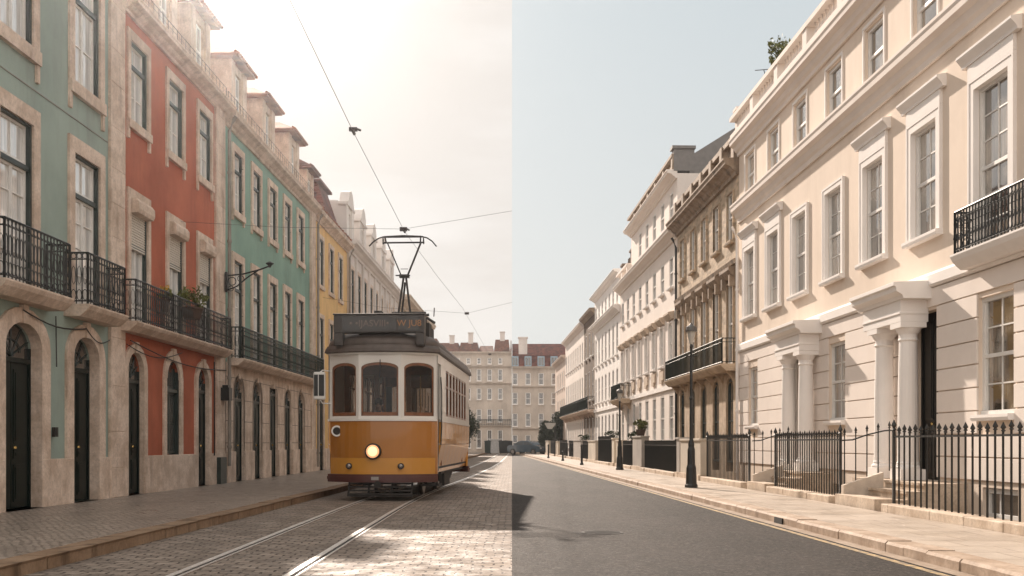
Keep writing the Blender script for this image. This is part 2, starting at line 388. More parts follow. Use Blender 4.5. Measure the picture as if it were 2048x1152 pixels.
def win_left(w, h, sx, pane, trans=.70, french=False, mat_s=None, fw=.2, ears=.25, shutter=0, rise=0, sill=True, sashm=None):
    """dark green outer frame with a transom, white casement leaves, stone surround"""
    m = MB(sx); t = .05
    for s in (-1, 1): m.box(-.22, .004, s * (w / 2 - t), s * (w / 2 + .01), 0, h)
    m.box(-.22, .004, -w / 2, w / 2, h - t, h + .01); m.box(-.22, -.015, -w / 2 + t, w / 2 - t, h * trans, h * trans + .08)
    o = m.build('window', DFRAME)
    m = MB(sx); a = w / 2 - t
    def leaf(y0, y1, z0, z1, bars, u=.045):
        m.box(-.12, -.07, y0, y0 + u, z0, z1); m.box(-.12, -.07, y1 - u, y1, z0, z1)
        m.box(-.12, -.07, y0 + u, y1 - u, z0, z0 + u * 1.4); m.box(-.12, -.07, y0 + u, y1 - u, z1 - u, z1)
        for k in bars: m.box(-.12, -.08, y0 + u, y1 - u, z0 + (z1 - z0) * k - .012, z0 + (z1 - z0) * k + .012)
    z0 = .03
    bars = (.3, .55, .78) if french and not shutter else (.5,)
    leaf(-a, -.002, z0, h * trans, bars); leaf(.002, a, z0, h * trans, bars)
    leaf(-a, a, h * trans + .08, h - t, ())
    m.box(-.12, -.08, -.012, .012, h * trans + .1, h - t)
    if french: m.box(-.12, -.08, -a, a, 0, .45)
    kid(o, m.build('sash', sashm or WPAINTL, o))
    m = MB(sx); m.box(-.115, -.105, -a, a, .02, h - t); kid(o, m.build('pane', pane, o))
    if shutter:
        m = MB(sx); n = int((h * shutter) / .055); zt = h - .02
        for k in range(n): m.prism_y([(-.028, zt - .055 * k), (-.008, zt - .055 * k - .02), (-.008, zt - .055 * k - .045), (-.028, zt - .055 * (k + 1))], -w / 2 + .015, w / 2 - .015)
        kid(o, m.build('roller_shutter', SHUT, o))
        m = MB(sx); pr = [(-.05, h - .32), (.17, h - .30), (.2, h - .22), (.2, h - .08), (.14, h), (-.05, h + .01)]
        m.prism_y(pr, -w / 2 + .02, w / 2 + .0); kid(o, m.build('shutter_box', ST, o))
    m = surround(w, h, fw, ST, sx, rise, sill=sill, ears=ears if sill else 0, top=fw * 1.15, deep=-.0015)
    kid(o, m.build('surround', mat_s or ST, o))
    return o
def win_sash(w, h, sx, pane, rows=2, hood=0, fw=.15, sillz=True, outline=False, vbars=1, wood=WPAINT, stonem=WHITE, plainf=False, deep=.15, brackets=False, sm=None):
    """sliding sash in a deep white reveal"""
    m = MB(sx); t = .07
    for s in (-1, 1): m.box(-deep, -deep + .09, s * (w / 2 - t), s * (w / 2 + .008), 0, h)
    m.box(-deep, -deep + .1, -w / 2, w / 2, h - t, h + .008); m.box(-deep, -deep + .12, -w / 2, w / 2, 0, t)
    zm = h * .5
    m.box(-deep + .01, -deep + .085, -w / 2 + t, w / 2 - t, zm - .03, zm + .03)
    a = w / 2 - t; u = .04
    for s in (-1, 1):
        m.box(-deep + .02, -deep + .07, s * (a - u), s * a, t, h - t)
    for k in range(vbars):
        yy = -a + 2 * a * (k + 1) / (vbars + 1); m.box(-deep + .03, -deep + .06, yy - .012, yy + .012, t, h - t)
    for k in range(1, rows):
        for z0, z1 in ((t, zm - .03), (zm + .03, h - t)):
            zz = z0 + (z1 - z0) * k / rows; m.box(-deep + .03, -deep + .06, -a, a, zz - .012, zz + .012)
    o = m.build('window', wood)
    m = MB(sx); m.box(-deep + .035, -deep + .045, -a, a, t, h - t); kid(o, m.build('pane', pane, o))
    m = MB(sx); b = w / 2 + fw; i = .012
    if outline:
        for s in (-1, 1): m.box(.0005, .03, s * (b - .06), s * b, 0, h + fw)
        m.box(.0005, .03, -b + .06, b - .06, h + fw - .06, h + fw)
    elif fw:
        for s in (-1, 1):
            m.box(-deep + .1, .05, s * (w / 2 - i), s * (b - .05), 0, h - i); m.box(.0005, .062, s * (b - .05), s * b, 0, h + fw)
        m.box(-deep + .1, .05, -b + .05, b - .05, h - i, h + fw - .05); m.box(.0005, .062, -b + .05, b - .05, h + fw - .05, h + fw)
    if hood:
        m.box(.0005, .06, -b, b, h + fw + .003, h + fw + .26)
        zt = h + fw + .26
        m.prism_y([(.001, zt + .003), (.08, zt + .003), (.09, zt + .05), (.12, zt + .09), (.16, zt + .13), (.18, zt + .16), (.18, zt + .2), (.001, zt + .23)], -b - .16, b + .16)
        if brackets:
            for s in (-1, 1): m.box(.0005, .16, s * (b - .02), s * (b - .14), zt - .2, zt)
    if sillz: m.prism_y([(-.12, -.10), (.12, -.10), (.14, -.05), (.14, 0), (-.12, .012)], -b - .02, b + .02)
    kid(o, m.build('surround', sm or stonem, o))
    return o
def door(w, h, sx, rise=.35, fw=.26, paint=None, fan=True, step=True, surr=True, sm=None, dd=0):
    paint = paint or DGREEN; zf = h - rise - .25 if fan else h
    m = MB(sx, xf=lambda d, y, z: ((d + dd) * sx, y, z))
    for s in (-1, 1):
        y0, y1 = (.006, w / 2 - .05); m.box(-.24, -.19, s * y0, s * y1, .02, zf)
        for z0, z1 in ((.12, .75), (.85, 1.0), (1.1, zf - .12)):
            m.box(-.19, -.175, s * (y0 + .07), s * (y1 - .07), z0, z1); m.box(-.176, -.165, s * (y0 + .12), s * (y1 - .12), z0 + .05, z1 - .05)
    for s in (-1, 1): m.box(-.25, -.15, s * (w / 2 - .05), s * (w / 2 + .01), .0, h - rise + .02)
    if fan: m.box(-.25, -.15, -w / 2, w / 2, zf, zf + .08)
    o = m.build('door', paint)
    if fan:
        m = MB(sx, xf=lambda d, y, z: ((d + dd) * sx, y, z)); p = arch_pts(-w / 2, w / 2, h - rise, rise)
        m.poly([(-.2, -w / 2, zf + .08)] + [(-.2, y, z) for y, z in p] + [(-.2, w / 2, zf + .08)])
        kid(o, m.build('fanlight', PANED, o))
        m = MB(sx, xf=lambda d, y, z: ((d + dd) * sx, y, z))
        for k in range(5):
            a = math.pi * (k + .5) / 5; m.tube([(-.185, 0, zf + .1), (-.185, -w / 2 * math.cos(a) * .97, h - rise + (rise) * math.sin(a) * .97)], .012, 4)
        m.tube([(-.185, y * .5, zf + .1 + (z - zf - .1) * .5) for y, z in p], .012, 4)
        kid(o, m.build('fanlight_bars', DFRAME, o))
    m = MB(sx, xf=lambda d, y, z: ((d + dd) * sx, y, z)); m.lathe([(.018, -.01), (.03, .0), (.03, .03), (.01, .045)], (-.15, .06, 1.02), 8); kid(o, m.build('handle', BRASS, o))
    if surr:
        m = surround(w, h, fw, ST, sx, rise, sill=False, top=fw * .8, deep=.15 - dd if dd < .1 else .06)
        kid(o, m.build('surround', sm or ST, o))
    if step:
        m = MB(sx); m.box(-.28, .10, -w / 2 - .05, w / 2 + .05, -.2, .0); kid(o, m.build('doorstep', ST, o))
    return o
def ring(m, d, y, z, ry, rz, r=.006, n=8, plane='y', a0=0, a1=2 * math.pi):
    pts = []
    for k in range(n + 1):
        a = a0 + (a1 - a0) * k / n
        c, s = math.cos(a), math.sin(a)
        pts.append((d, y + ry * c, z + rz * s) if plane == 'y' else (d + ry * c, y, z + rz * s))
    m.tube(pts, r, 3, cap=False)
def railing(m, pts, z0, z1, step=.115, r=.009, style='plain', posts=True, rail=.018):
    """pts: list of (d, y) corners"""
    for (d0, y0), (d1, y1) in zip(pts, pts[1:]):
        Ln = math.hypot(d1 - d0, y1 - y0); n = max(1, round(Ln / step))
        m.tube([(d0, y0, z1), (d1, y1, z1)], rail, 6); m.tube([(d0, y0, z0 + .06), (d1, y1, z0 + .06)], rail * .7, 4); m.tube([(d0, y0, z1 - .12), (d1, y1, z1 - .12)], rail * .55, 4)
        pl = 'y' if abs(y1 - y0) > abs(d1 - d0) else 'd'
        for k in range(n + 1):
            f = k / n; d, y = d0 + (d1 - d0) * f, y0 + (y1 - y0) * f
            m.tube([(d, y, z0), (d, y, z1)], r * (2 if k in (0, n) and posts else 1), 4)
            if k < n:
                g = (k + .5) / n; d, y = d0 + (d1 - d0) * g, y0 + (y1 - y0) * g; st = Ln / n
                if style in ('scroll', 'ornate'):
                    ring(m, d, y, z1 - .06, st * .42, .05, r * .6, 8, pl)
                    ring(m, d, y, z0 + .17, st * .42, .10, r * .7, 8, pl)
                    ring(m, d, y, (z0 + z1) / 2 + .06, st * .35, .17, r * .6, 8, pl)
                if style == 'ornate':
                    ring(m, d, y, (z0 + z1) / 2 - .1, st * .75, .08, r * .7, 8, pl, 0, math.pi * 1.3)
                    ring(m, d, y, (z0 + z1) / 2 + .16, st * .7, .06, r * .7, 8, pl, math.pi, math.pi * 2.4)
def balcony(y0, y1, z0, z1, zr, proj, sx, style='scroll', slabm=None, iron=None, step=.115, brackets=True, r=.009):
    """local frame of the building; returns the balcony part"""
    m = MB(sx); m.prism_y([(0, z0), (proj - .12, z0), (proj - .06, z0 + .05), (proj + .02, z0 + (z1 - z0) * .55), (proj + .06, z1 - .03), (proj + .06, z1), (0, z1)], y0 - .06, y1 + .06)
    if brackets:
        n = max(2, round((y1 - y0) / 1.4))
        for k in range(n):
            y = y0 + .25 + (y1 - y0 - .5) * k / (n - 1)
            m.prism_y([(0, z0 - .32), (.1, z0 - .28), (.16, z0 - .16), (proj - .16, z0 + .003), (0, z0 + .003)], y - .07, y + .07)
    o = m.build('balcony', slabm or ST)
    m = MB(sx); railing(m, [(0, y0), (proj, y0), (proj, y1), (0, y1)], z1, zr, step, r, style); kid(o, m.build('railing', iron or IRON, o))
    return o
def cornice(m, y0, y1, zb, zt, proj, d=0.0):
    h = zt - zb
    m.prism_y([(d, zb), (d + proj * .18, zb), (d + proj * .22, zb + h * .2), (d + proj * .4, zb + h * .3), (d + proj * .55, zb + h * .5), (d + proj * .9, zb + h * .62), (d + proj * .92, zb + h * .8), (d + proj, zb + h * .9), (d + proj, zt), (d, zt + .02)], y0, y1)

class Bldg:
    def __init__(s, name, label, side, Y0, Y1, cat='building', group=None):
        s.side = side; s.Y0 = Y0; s.Y1 = Y1; s.sx = 1 if side == 'L' else -1
        if side == 'L': loc = (-8.5 + .0176 * Y0, Y0, 0); rz = -.0176
        elif side == 'R': loc = (8.3 - .0361 * Y0, Y0, 0); rz = .0361
        else: loc = (Y0, side, 0); rz = -math.pi / 2; s.sx = 1
        s.root = empty(name, loc, rz); tag(s.root, label, cat, group); s.len = Y1 - Y0; s.ops = []
    def mb(s): return MB(s.sx)
    def part(s, m, name, mat, **k): return m.build(name, mat, s.root, **k)
    def place(s, proto, ys, z, first=True):
        """put the prototype at the first y, copies at the rest (world Y)"""
        for i, Y in enumerate(ys):
            if i == 0: o = proto; o.parent = s.root; o.location = (0, Y - s.Y0, z)
            else: o = copy_tree(proto, s.root, (0, Y - s.Y0, z))
    def op(s, ys, w, z0, z1, rise=0):
        s.ops += [(Y - s.Y0 - w / 2, Y - s.Y0 + w / 2, z0, z1, rise) for Y in ys]
    def backbox(s, z0, z1, depth=9, mat=None, name='rear_wall'):
        m = s.mb(); L_ = s.len
        m.quad((0, 0, z0), (-depth, 0, z0), (-depth, 0, z1), (0, 0, z1)); m.quad((0, L_, z0), (-depth, L_, z0), (-depth, L_, z1), (0, L_, z1))
        m.quad((-depth, 0, z0), (-depth, L_, z0), (-depth, L_, z1), (-depth, 0, z1)); m.quad((0, 0, z1), (0, L_, z1), (-depth, L_, z1), (-depth, 0, z1))
        m.quad((-.45, .01, z0), (-.45, L_ - .01, z0), (-.45, L_ - .01, z1 - .01), (-.45, .01, z1 - .01))
        s.part(m, name, mat)

# ------------------------------------------------------------------ ground, roads, pavements
def lx(a, Y): return -a + .0176 * Y        # left street frame -> world X
def rx(b, Y): return b - .0361 * Y         # right street frame -> world X
def sheet(name, pts, z, mat, top=None):
    m = MB(); m.poly([(x, y, z) for x, y in pts]); return tag(m.build(name, mat), kind='structure')
GROUND = plain('earth', (.22, .18, .15), .9)
sheet('ground', [(-600, -300), (600, -300), (600, 1500), (-600, 1500)], -1.3, GROUND)
YN, YF = -6.0, 125.0
COB = cobbles('cobbled_setts', .21, .135, ((.16, .125, .10), (.33, .265, .215)), (.03, .02, .015), .72, 1.0)
CAL = cobbles('calcada_stones', .11, .095, ((.27, .21, .17), (.44, .36, .30)), (.08, .06, .045), .34, .9, .6, .13)
def slab(name, fx0, fx1, z0, z1, mat, Y0=YN, Y1=YF, n=1):
    m = MB()
    for k in range(n):
        a, b = Y0 + (Y1 - Y0) * k / n, Y0 + (Y1 - Y0) * (k + 1) / n
        m.hexa([(fx0(a), a, z0), (fx1(a), a, z0), (fx1(b), b, z0), (fx0(b), b, z0)], [(fx0(a), a, z1), (fx1(a), a, z1), (fx1(b), b, z1), (fx0(b), b, z1)])
    return tag(m.build(name, mat), kind='structure')
slab('cobbled_road', lambda Y: lx(4.76, Y), lambda Y: 0.0, -.5, 0, COB)
slab('asphalt_road', lambda Y: 0.0, lambda Y: rx(4.62, Y), -.5, 0, asphalt('asphalt'))
slab('left_pavement', lambda Y: lx(8.6, Y), lambda Y: lx(5.04, Y), -.5, .13, CAL)
slab('right_pavement', lambda Y: rx(4.99, Y), lambda Y: rx(6.62, Y), -1.2, .12, flags('york_flags'))
slab('cross_street', lambda Y: -40, lambda Y: 40, -.5, -.004, cobbles('far_setts', .3, .2, ((.30, .25, .21), (.38, .32, .27)), (.2, .16, .13), .6, .4), YF, 135)
# kerbs, laid stone by stone
def kerb(name, fx, w, z, mat, blk, sgn):
    m = MB(); Y = -5.0; rnd = random.Random(3)
    while Y < YF - 1:
        l = blk * rnd.uniform(.75, 1.3); j = rnd.uniform(-.008, .008); g = .012; zz = z + rnd.uniform(-.004, .006)
        a, b = Y + g / 2, Y + l - g / 2; o = .03; e = .03
        x0a, x0b = fx(a) + j, fx(b) + j
        # road-side top edge is rounded off
        m.hexa([(x0a, a, -.3), (x0a + sgn * w, a, -.3), (x0b + sgn * w, b, -.3), (x0b, b, -.3)], [(x0a + sgn * .004, a, zz - e), (x0a + sgn * w, a, zz - e), (x0b + sgn * w, b, zz - e), (x0b + sgn * .004, b, zz - e)])
        m.hexa([(x0a + sgn * .004, a, zz - e), (x0a + sgn * w, a, zz - e), (x0b + sgn * w, b, zz - e), (x0b + sgn * .004, b, zz - e)], [(x0a + sgn * o, a, zz), (x0a + sgn * w, a, zz), (x0b + sgn * w, b, zz), (x0b + sgn * o, b, zz)])
        Y += l
    return tag(m.build(name, mat), kind='structure')
KERBL = stone('kerb_stone_left', (.27, .18, .115), .85, dirt=(.07, .04, .022))
KERBR = stone('kerb_stone_right', (.42, .325, .25), .45, dirt=(.12, .075, .045))
kerb('left_kerb', lambda Y: lx(4.76, Y), -.28, .135, KERBL, .95, 1)
kerb('right_kerb', lambda Y: rx(4.68, Y), .31, .125, KERBR, .62, 1)
m = MB()
for a in range(-5, 124, 2): m.poly([(rx(4.36, a), a, .004), (rx(4.45, a), a, .004), (rx(4.45, a + 2), a + 2, .004), (rx(4.36, a + 2), a + 2, .004)])
YLINE, t_, b_ = nodes('worn_yellow_line'); L(t_, mixc(t_, ramp(t_, noise(t_, 9, 6, .7), .42, .62), (.16, .13, .10), (.50, .34, .14)), b_.inputs['Base Color']); b_.inputs['Roughness'].default_value = .7
tag(m.build('yellow_line', YLINE), kind='structure')
m = MB()
for a in range(-5, 124, 2): m.poly([(rx(4.50, a), a, .005), (rx(4.68, a), a, .005), (rx(4.68, a + 2), a + 2, .005), (rx(4.50, a + 2), a + 2, .005)])
tag(m.build('gutter', stone('gutter_stone', (.34, .27, .21), .5)), kind='structure')

# tram rails
CL = [(-6, -2.55), (5, -2.60), (14, -2.68), (20, -2.72), (25, -2.64), (30, -2.42), (35, -2.15), (40, -1.92), (50, -1.58), (65, -1.28), (90, -1.05), (124, -.9)]
def cl(Y):
    for (a, xa), (b, xb) in zip(CL, CL[1:]):
        if Y <= b:
            t = (Y - a) / (b - a); t = max(0, min(1, t)); return xa + (xb - xa) * t
    return CL[-1][1]
def clS(Y): return sum(cl(Y + k) for k in (-2, -1, 0, 1, 2)) / 5
RAILM = plain('worn_rail_steel', (.78, .74, .70), .38, metal=.6, var=.15, bstr=.1)
GROOVE = plain('rail_groove', (.03, .022, .018), .8)
SETB = plain('rail_bed', (.15, .105, .08), .6)
for nm, off in (('near', -.545), ('far', .545)):
    for part, w0, w1, z, mt in (('rail_bed', -.06, .11, .003, SETB), ('tram_rail', -.035, .03, .012, RAILM), ('rail_groove', .031, .075, .006, GROOVE), ('guard_rail', .076, .095, .011, RAILM)):
        m = MB(); s = 1 if off > 0 else 1
        Y = -5.0
        while Y < 123:
            b = Y + 1.5; xa, xb = clS(Y) + off, clS(b) + off
            m.hexa([(xa + w0, Y, -.05), (xa + w1, Y, -.05), (xb + w1, b, -.05), (xb + w0, b, -.05)], [(xa + w0, Y, z), (xa + w1, Y, z), (xb + w1, b, z), (xb + w0, b, z)])
            Y = b
        tag(m.build(part, mt), kind='structure')

# ------------------------------------------------------------------ left row
def cornice_part(b, zb, zt, proj, mat, y0=0, y1=None):
    m = b.mb(); cornice(m, y0, b.len if y1 is None else y1, zb, zt, proj); return b.part(m, 'cornice', mat)
def pilaster(b, Ya, Yb, z0, z1, mat, d=.07):
    m = b.mb(); z = z0; rnd = random.Random(int(Ya * 10))
    while z < z1 - .01:
        h = min(rnd.uniform(.6, 1.05), z1 - z); m.box(.001, d, Ya - b.Y0, Yb - b.Y0, z + .003, z + h - .003); z += h
    m.box(.0005, d - .012, Ya - b.Y0 + .01, Yb - b.Y0 - .01, z0, z1)
    return b.part(m, 'pilaster', mat, bevel=.008)
def plinth(b, ztop, mat, z0=0, d=.06, pad=.0):
    cuts = sorted((o[0] - pad, o[1] + pad) for o in b.ops if o[2] < ztop); y = 0
    for a, c in cuts + [(b.len, b.len)]:
        if a - y > .05: m = b.mb(); m.box(.0006, d, y + .002, a - .002, z0, ztop); b.part(m, 'plinth', mat, bevel=.01)
        y = c
def downpipe(b, Y, z0, z1, d=.14, r=.05, mat=None):
    m = b.mb(); y = Y - b.Y0; m.tube([(d, y, z0), (d, y, z1 - .4), (d + .12, y, z1 - .1), (d + .18, y, z1)], r, 8)
    z = z0 + .5
    while z < z1 - .5: m.tube([(d, y, z), (d, y, z + .07)], r * 1.35, 8); z += 1.9
    return b.part(m, 'downpipe', mat or PIPE, smooth=False)
def tile_roof(b, z0, z1, depth=4.2, back=9, mat=None, front=-.35, ov=.0):
    m = b.mb(); L_ = b.len
    m.poly([(front, 0, z0), (front, L_, z0), (-depth, L_, z1), (-depth, 0, z1)]); m.poly([(-depth, 0, z1), (-depth, L_, z1), (-back, L_, z0), (-back, 0, z0)])
    m.poly([(front, 0, z0), (-depth, 0, z1), (-back, 0, z0)]); m.poly([(front, L_, z0), (-back, L_, z0), (-depth, L_, z1)])
    m.poly([(front, 0, z0), (-back, 0, z0), (-back, L_, z0), (front, L_, z0)])
    # ragged eaves of half-round tiles
    y = .05
    rnd = random.Random(5)
    while y < L_:
        m.tube([(front + .42 + rnd.uniform(-.03, .03), y, z0 - .16), (front - .1, y, z0 + .09)], .055, 5); y += .19
    return b.part(m, 'roof', mat or TILE)
def dormer(b, Y, w, z0, zt, front=-.75, depth=3.0, wallm=None, roofm=None, pane=None, style='hip'):
    y = Y - b.Y0; a = w / 2
    m = b.mb(); m2 = [(y - .34, y + .34, z0 + .35, zt - .25)]
    wall(m, y - a, y + a, z0 - .3, zt, m2, .12, d=front)
    for s in (-1, 1): m.quad((front, y + s * a, z0 - .3), (front - depth, y + s * a, z0 - .3), (front - depth, y + s * a, zt), (front, y + s * a, zt))
    m.box(front - .02, front + .05, y - a - .03, y - .42, z0 - .3, zt); m.box(front - .02, front + .05, y + .42, y + a + .03, z0 - .3, zt)
    o = b.part(m, 'dormer', wallm or ST)
    m = b.mb(); e = .26; f = front + e
    if style == 'hip':
        m.box(front - depth, f, y - a - e, y + a + e, zt + .001, zt + .09)
        m.hexa([(f + .03, y - a - e, zt + .09), (f + .03, y + a + e, zt + .09), (front - depth, y + a + e, zt + .09), (front - depth, y - a - e, zt + .09)],
               [(front - .5, y - .05, zt + .62), (front - .5, y + .05, zt + .62), (front - depth, y + .05, zt + .62), (front - depth, y - .05, zt + .62)])
        k = y - a - e + .05
        while k < y + a + e: m.tube([(f + .08, k, zt + .06), (f - .06, k, zt + .15)], .05, 5); k += .17
    else:   # curved stone gable
        p = [(-a - .12, 0), (-a - .12, .12), (-a * .8, .16), (-a * .62, .45), (-a * .4, .72), (0, .86), (a * .4, .72), (a * .62, .45), (a * .8, .16), (a + .12, .12), (a + .12, 0)]
        lo = [m.v(front + .1, y + q, zt + z) for q, z in p]; hi = [m.v(front - .35, y + q, zt + z) for q, z in p]
        for i in range(len(p)): m.f(lo[i], lo[(i + 1) % len(p)], hi[(i + 1) % len(p)], hi[i])
        m.f(*lo); m.f(*hi[::-1]); m.box(front - depth, front - .36, y - a, y + a, zt - .003, zt + .2)
    o2 = m.build('dormer_roof', roofm or TILE, o)
    m = b.mb()
    for k in (-.335, -.01, .325): m.box(front - .1, front - .06, y + k - .01, y + k + .035, z0 + .36, zt - .26)
    for zz in (z0 + .37, (z0 + zt) / 2, zt - .31): m.box(front - .1, front - .065, y - .33, y + .33, zz, zz + .04)
    m.build('window', WPAINTL, o)
    m = b.mb(); m.box(front - .095, front - .09, y - .33, y + .33, z0 + .36, zt - .26); m.build('pane', pane or PANEL, o)
    return o
def roof_railing(b, z0, z1, d, mat=None, y0=0, y1=None):
    m = b.mb(); railing(m, [(d, y0 + .05), (d, (b.len if y1 is None else y1) - .05)], z0, z1 - .12, .3, .005, 'plain', rail=.007); return b.part(m, 'roof_railing', mat or IRON)

# L1: sage house nearest on the left
b = Bldg('town_house', 'sage green plaster house nearest on the left, two iron balconies over black-green doors', 'L', 9.0, 21.36, 'house')
W1 = [19.6, 16.9, 14.2, 11.5]
b.op([17.13], 1.26, .13, 3.27, .42); b.op([19.55, 13.9, 11.0], 1.14, .13, 3.27, .42)
b.op(W1, 1.1, 3.78, 6.66); b.op(W1, 1.1, 7.95, 10.15)
m = b.mb(); wall(m, 0, b.len, 0, 11.2, b.ops, .3); b.part(m, 'wall', TEAL)
b.backbox(0, 11.2, mat=TEAL)
plinth(b, .96, ST, pad=.0)
d = door(1.26, 3.14, b.sx, .42, .30); b.place(d, [17.13], .13)
d = door(1.14, 3.14, b.sx, .42, .28); b.place(d, [19.55, 13.9, 11.0], .13)
b.place(win_left(1.1, 2.88, b.sx, PANEL, .72, True, fw=.24, sill=False), W1, 3.78)
b.place(win_left(1.1, 2.2, b.sx, PANEL, .72, fw=.22, ears=.3), W1, 7.95)
for Ya, Yb in ((15.75, 17.98), (18.72, 20.42), (13.0, 15.0), (10.6, 12.4)):
    balcony(Ya - b.Y0, Yb - b.Y0, 3.56, 3.78, 4.72, .42, b.sx, 'scroll', step=.12, r=.012, brackets=False).parent = b.root
pilaster(b, 20.62, 21.35, .13, 11.1, ST)
m = b.mb(); m.box(.001, .012, .0, 11.6, 7.28, 7.295); b.part(m, 'wall_cable', PIPE)
cornice_part(b, 11.1, 11.6, .45, ST); tile_roof(b, 11.6, 13.9)
# cable sagging over the doors, house bell
m = b.mb()
def sag(y0, y1, z0, z1, s, d=.09, n=8): return [(d, y0 + (y1 - y0) * k / n, z0 + (z1 - z0) * k / n - s * math.sin(math.pi * k / n)) for k in range(n + 1)]
m.tube(sag(8.0, 10.4, 3.45, 3.40, .12), .014, 4); m.tube(sag(10.4, 11.5, 3.42, 3.3, .16), .012, 4); m.tube([(.05, 9.25, 3.5), (.05, 9.28, 2.6)], .012, 4)
b.part(m, 'facade_cable', IRON)
m = b.mb(); m.box(.05, .11, 9.1, 9.22, 1.35, 1.52); b.part(m, 'doorbell', IRON)
# L2: terracotta house
b = Bldg('town_house', 'terracotta red plaster house with roller shutters behind three iron balconies', 'L', 21.36, 28.45, 'house')
W2 = [22.2, 24.5, 26.7]
b.op([22.0, 26.55], .9, .13, 3.2, .42); b.op([24.32], .9, .96, 3.2, .45)
b.op(W2, .95, 3.78, 6.45); b.op(W2, .95, 8.08, 9.82)
m = b.mb(); wall(m, 0, b.len, 0, 10.5, b.ops, .3); b.part(m, 'wall', RED); b.backbox(0, 10.5, mat=RED)
plinth(b, .96, ST)
b.place(door(.9, 3.07, b.sx, .42, .2, dd=.09), [22.0, 26.55], .13)
o = win_left(.9, 2.24, b.sx, PANED, .66, rise=.45, fw=.2, sill=False, sashm=DFRAME); b.place(o, [24.32], .96)
b.place(win_left(.95, 2.67, b.sx, PANEL, .62, True, fw=.17, sill=False, shutter=.40), W2, 3.78)
b.place(win_left(.95, 1.74, b.sx, PANEL, .68, fw=.17, ears=.22), W2, 8.08)
for Ya, Yb in ((21.15, 23.28), (23.4, 25.5), (25.62, 27.85)):
    balcony(Ya - b.Y0, Yb - b.Y0, 3.56, 3.76, 4.62, .36, b.sx, 'scroll', step=.12, brackets=False).parent = b.root
pilaster(b, 27.55, 28.35, .13, 10.5, ST); downpipe(b, 28.42, .6, 10.3, .16)
cornice_part(b, 10.28, 10.55, .36, ST); m = b.mb(); m.box(-.5, .14, .01, b.len, 10.56, 10.66); b.part(m, 'parapet', STD)
tile_roof(b, 10.65, 13.0, front=-.45); roof_railing(b, 10.58, 11.2, .08)
for Y in (22.2, 25.3, 28.0): dormer(b, Y, 1.6, 11.0, 12.95, front=-.55)
m = b.mb(); m.tube(sag(.2, 7.0, 3.4, 3.25, .18), .013, 4); m.tube(sag(.0, 3.4, 3.3, 3.42, .2), .011, 4); m.tube([(.08, 5.95, 3.4), (.08, 5.97, .9)], .02, 5); b.part(m, 'facade_cable', IRON)
m = b.mb(); m.box(.07, .3, 6.55, 6.85, 2.4, 2.75); m.box(.1, .26, 6.6, 6.8, 2.75, 2.82); b.part(m, 'meter_box', IRON)
m = b.mb(); m.box(.0, .18, 6.2, 6.75, .13, .85); b.part(m, 'cellar_hatch', DFRAME)
# L3: green house, stone ground floor, long balcony
b = Bldg('town_house', 'green plaster house with arched stone ground floor and one long dark balcony', 'L', 28.45, 40.2, 'house')
W3 = [29.75, 31.75, 33.75, 35.8, 37.85]
b.op([29.75, 31.75, 35.8, 37.85], .95, .13, 3.12, .42); b.op([33.75], .95, .13, 3.05)
b.op(W3, .88, 3.62, 6.5); b.op(W3, .88, 7.9, 9.62)
m = b.mb(); wall(m, 0, b.len, 0, 3.5, b.ops, .3, d=.05); b.part(m, 'ground_floor_wall', STJ)
m = b.mb(); wall(m, 0, b.len, 3.5, 10.4, [o for o in b.ops if o[2] > 3.5], .3); b.part(m, 'wall', GREEN); b.backbox(0, 10.4, mat=GREEN)
plinth(b, 1.0, ST, d=.11, pad=.02)
dr = door(.95, 2.99, b.sx, .42, .1, paint=IRONG, surr=True, dd=.14); b.place(dr, [29.75, 31.75, 35.8, 37.85], .13)
dr = door(.95, 2.92, b.sx, .02, .1, paint=IRONG, surr=True, dd=.14); b.place(dr, [33.75], .13)
b.place(win_left(.88, 2.88, b.sx, PANEL, .7, True, fw=.18, sill=False), W3, 3.62)
b.place(win_left(.88, 1.72, b.sx, PANEL, .68, fw=.17, ears=.12), W3, 7.9)
balcony(.35, b.len - .15, 3.42, 3.62, 4.5, .42, b.sx, 'scroll', iron=IRONG, step=.11, r=.010, brackets=False).parent = b.root
pilaster(b, 39.45, 40.18, .13, 10.2, ST, .1); downpipe(b, 40.12, .3, 10.2, .2)
cornice_part(b, 10.1, 10.48, .36, STJ)
m = b.mb(); m.box(-.5, .22, .01, b.len, 10.48, 10.63); b.part(m, 'parapet', STD)
tile_roof(b, 10.62, 12.9, front=-.4); roof_railing(b, 10.5, 11.15, .1)
for Y in (31.7, 35.3, 39.1): dormer(b, Y, 1.6, 11.0, 12.85, front=-.55)
# L4: yellow house
b = Bldg('town_house', 'ochre yellow plaster house with red hipped roof, fourth along the left row', 'L', 40.2, 47.6, 'house')
W4 = [41.6, 43.7, 45.8]
b.op(W4, .8, 7.6, 9.5); b.op(W4, .8, 4.1, 6.3); b.op(W4, .9, .13, 3.0)
m = b.mb(); wall(m, 0, b.len, 0, 10.3, b.ops, .3); b.part(m, 'wall', YEL); b.backbox(0, 10.3, mat=YEL)
b.place(win_left(.8, 1.9, b.sx, PANEL, .68, fw=.14, ears=0), W4, 7.6); b.place(win_left(.8, 2.2, b.sx, PANEL, .68, fw=.14, ears=0), W4, 4.1)
b.place(door(.9, 2.87, b.sx, .02, .14, fan=False, dd=.14), W4, .13)
plinth(b, 1.0, ST, d=.09, pad=.2); downpipe(b, 47.4, .3, 10.2, .16)
cornice_part(b, 10.05, 10.4, .36, ST); m = b.mb(); m.box(-.5, .1, .01, b.len, 10.4, 10.6); b.part(m, 'parapet', STD)
tile_roof(b, 10.76, 12.6, front=-.2)
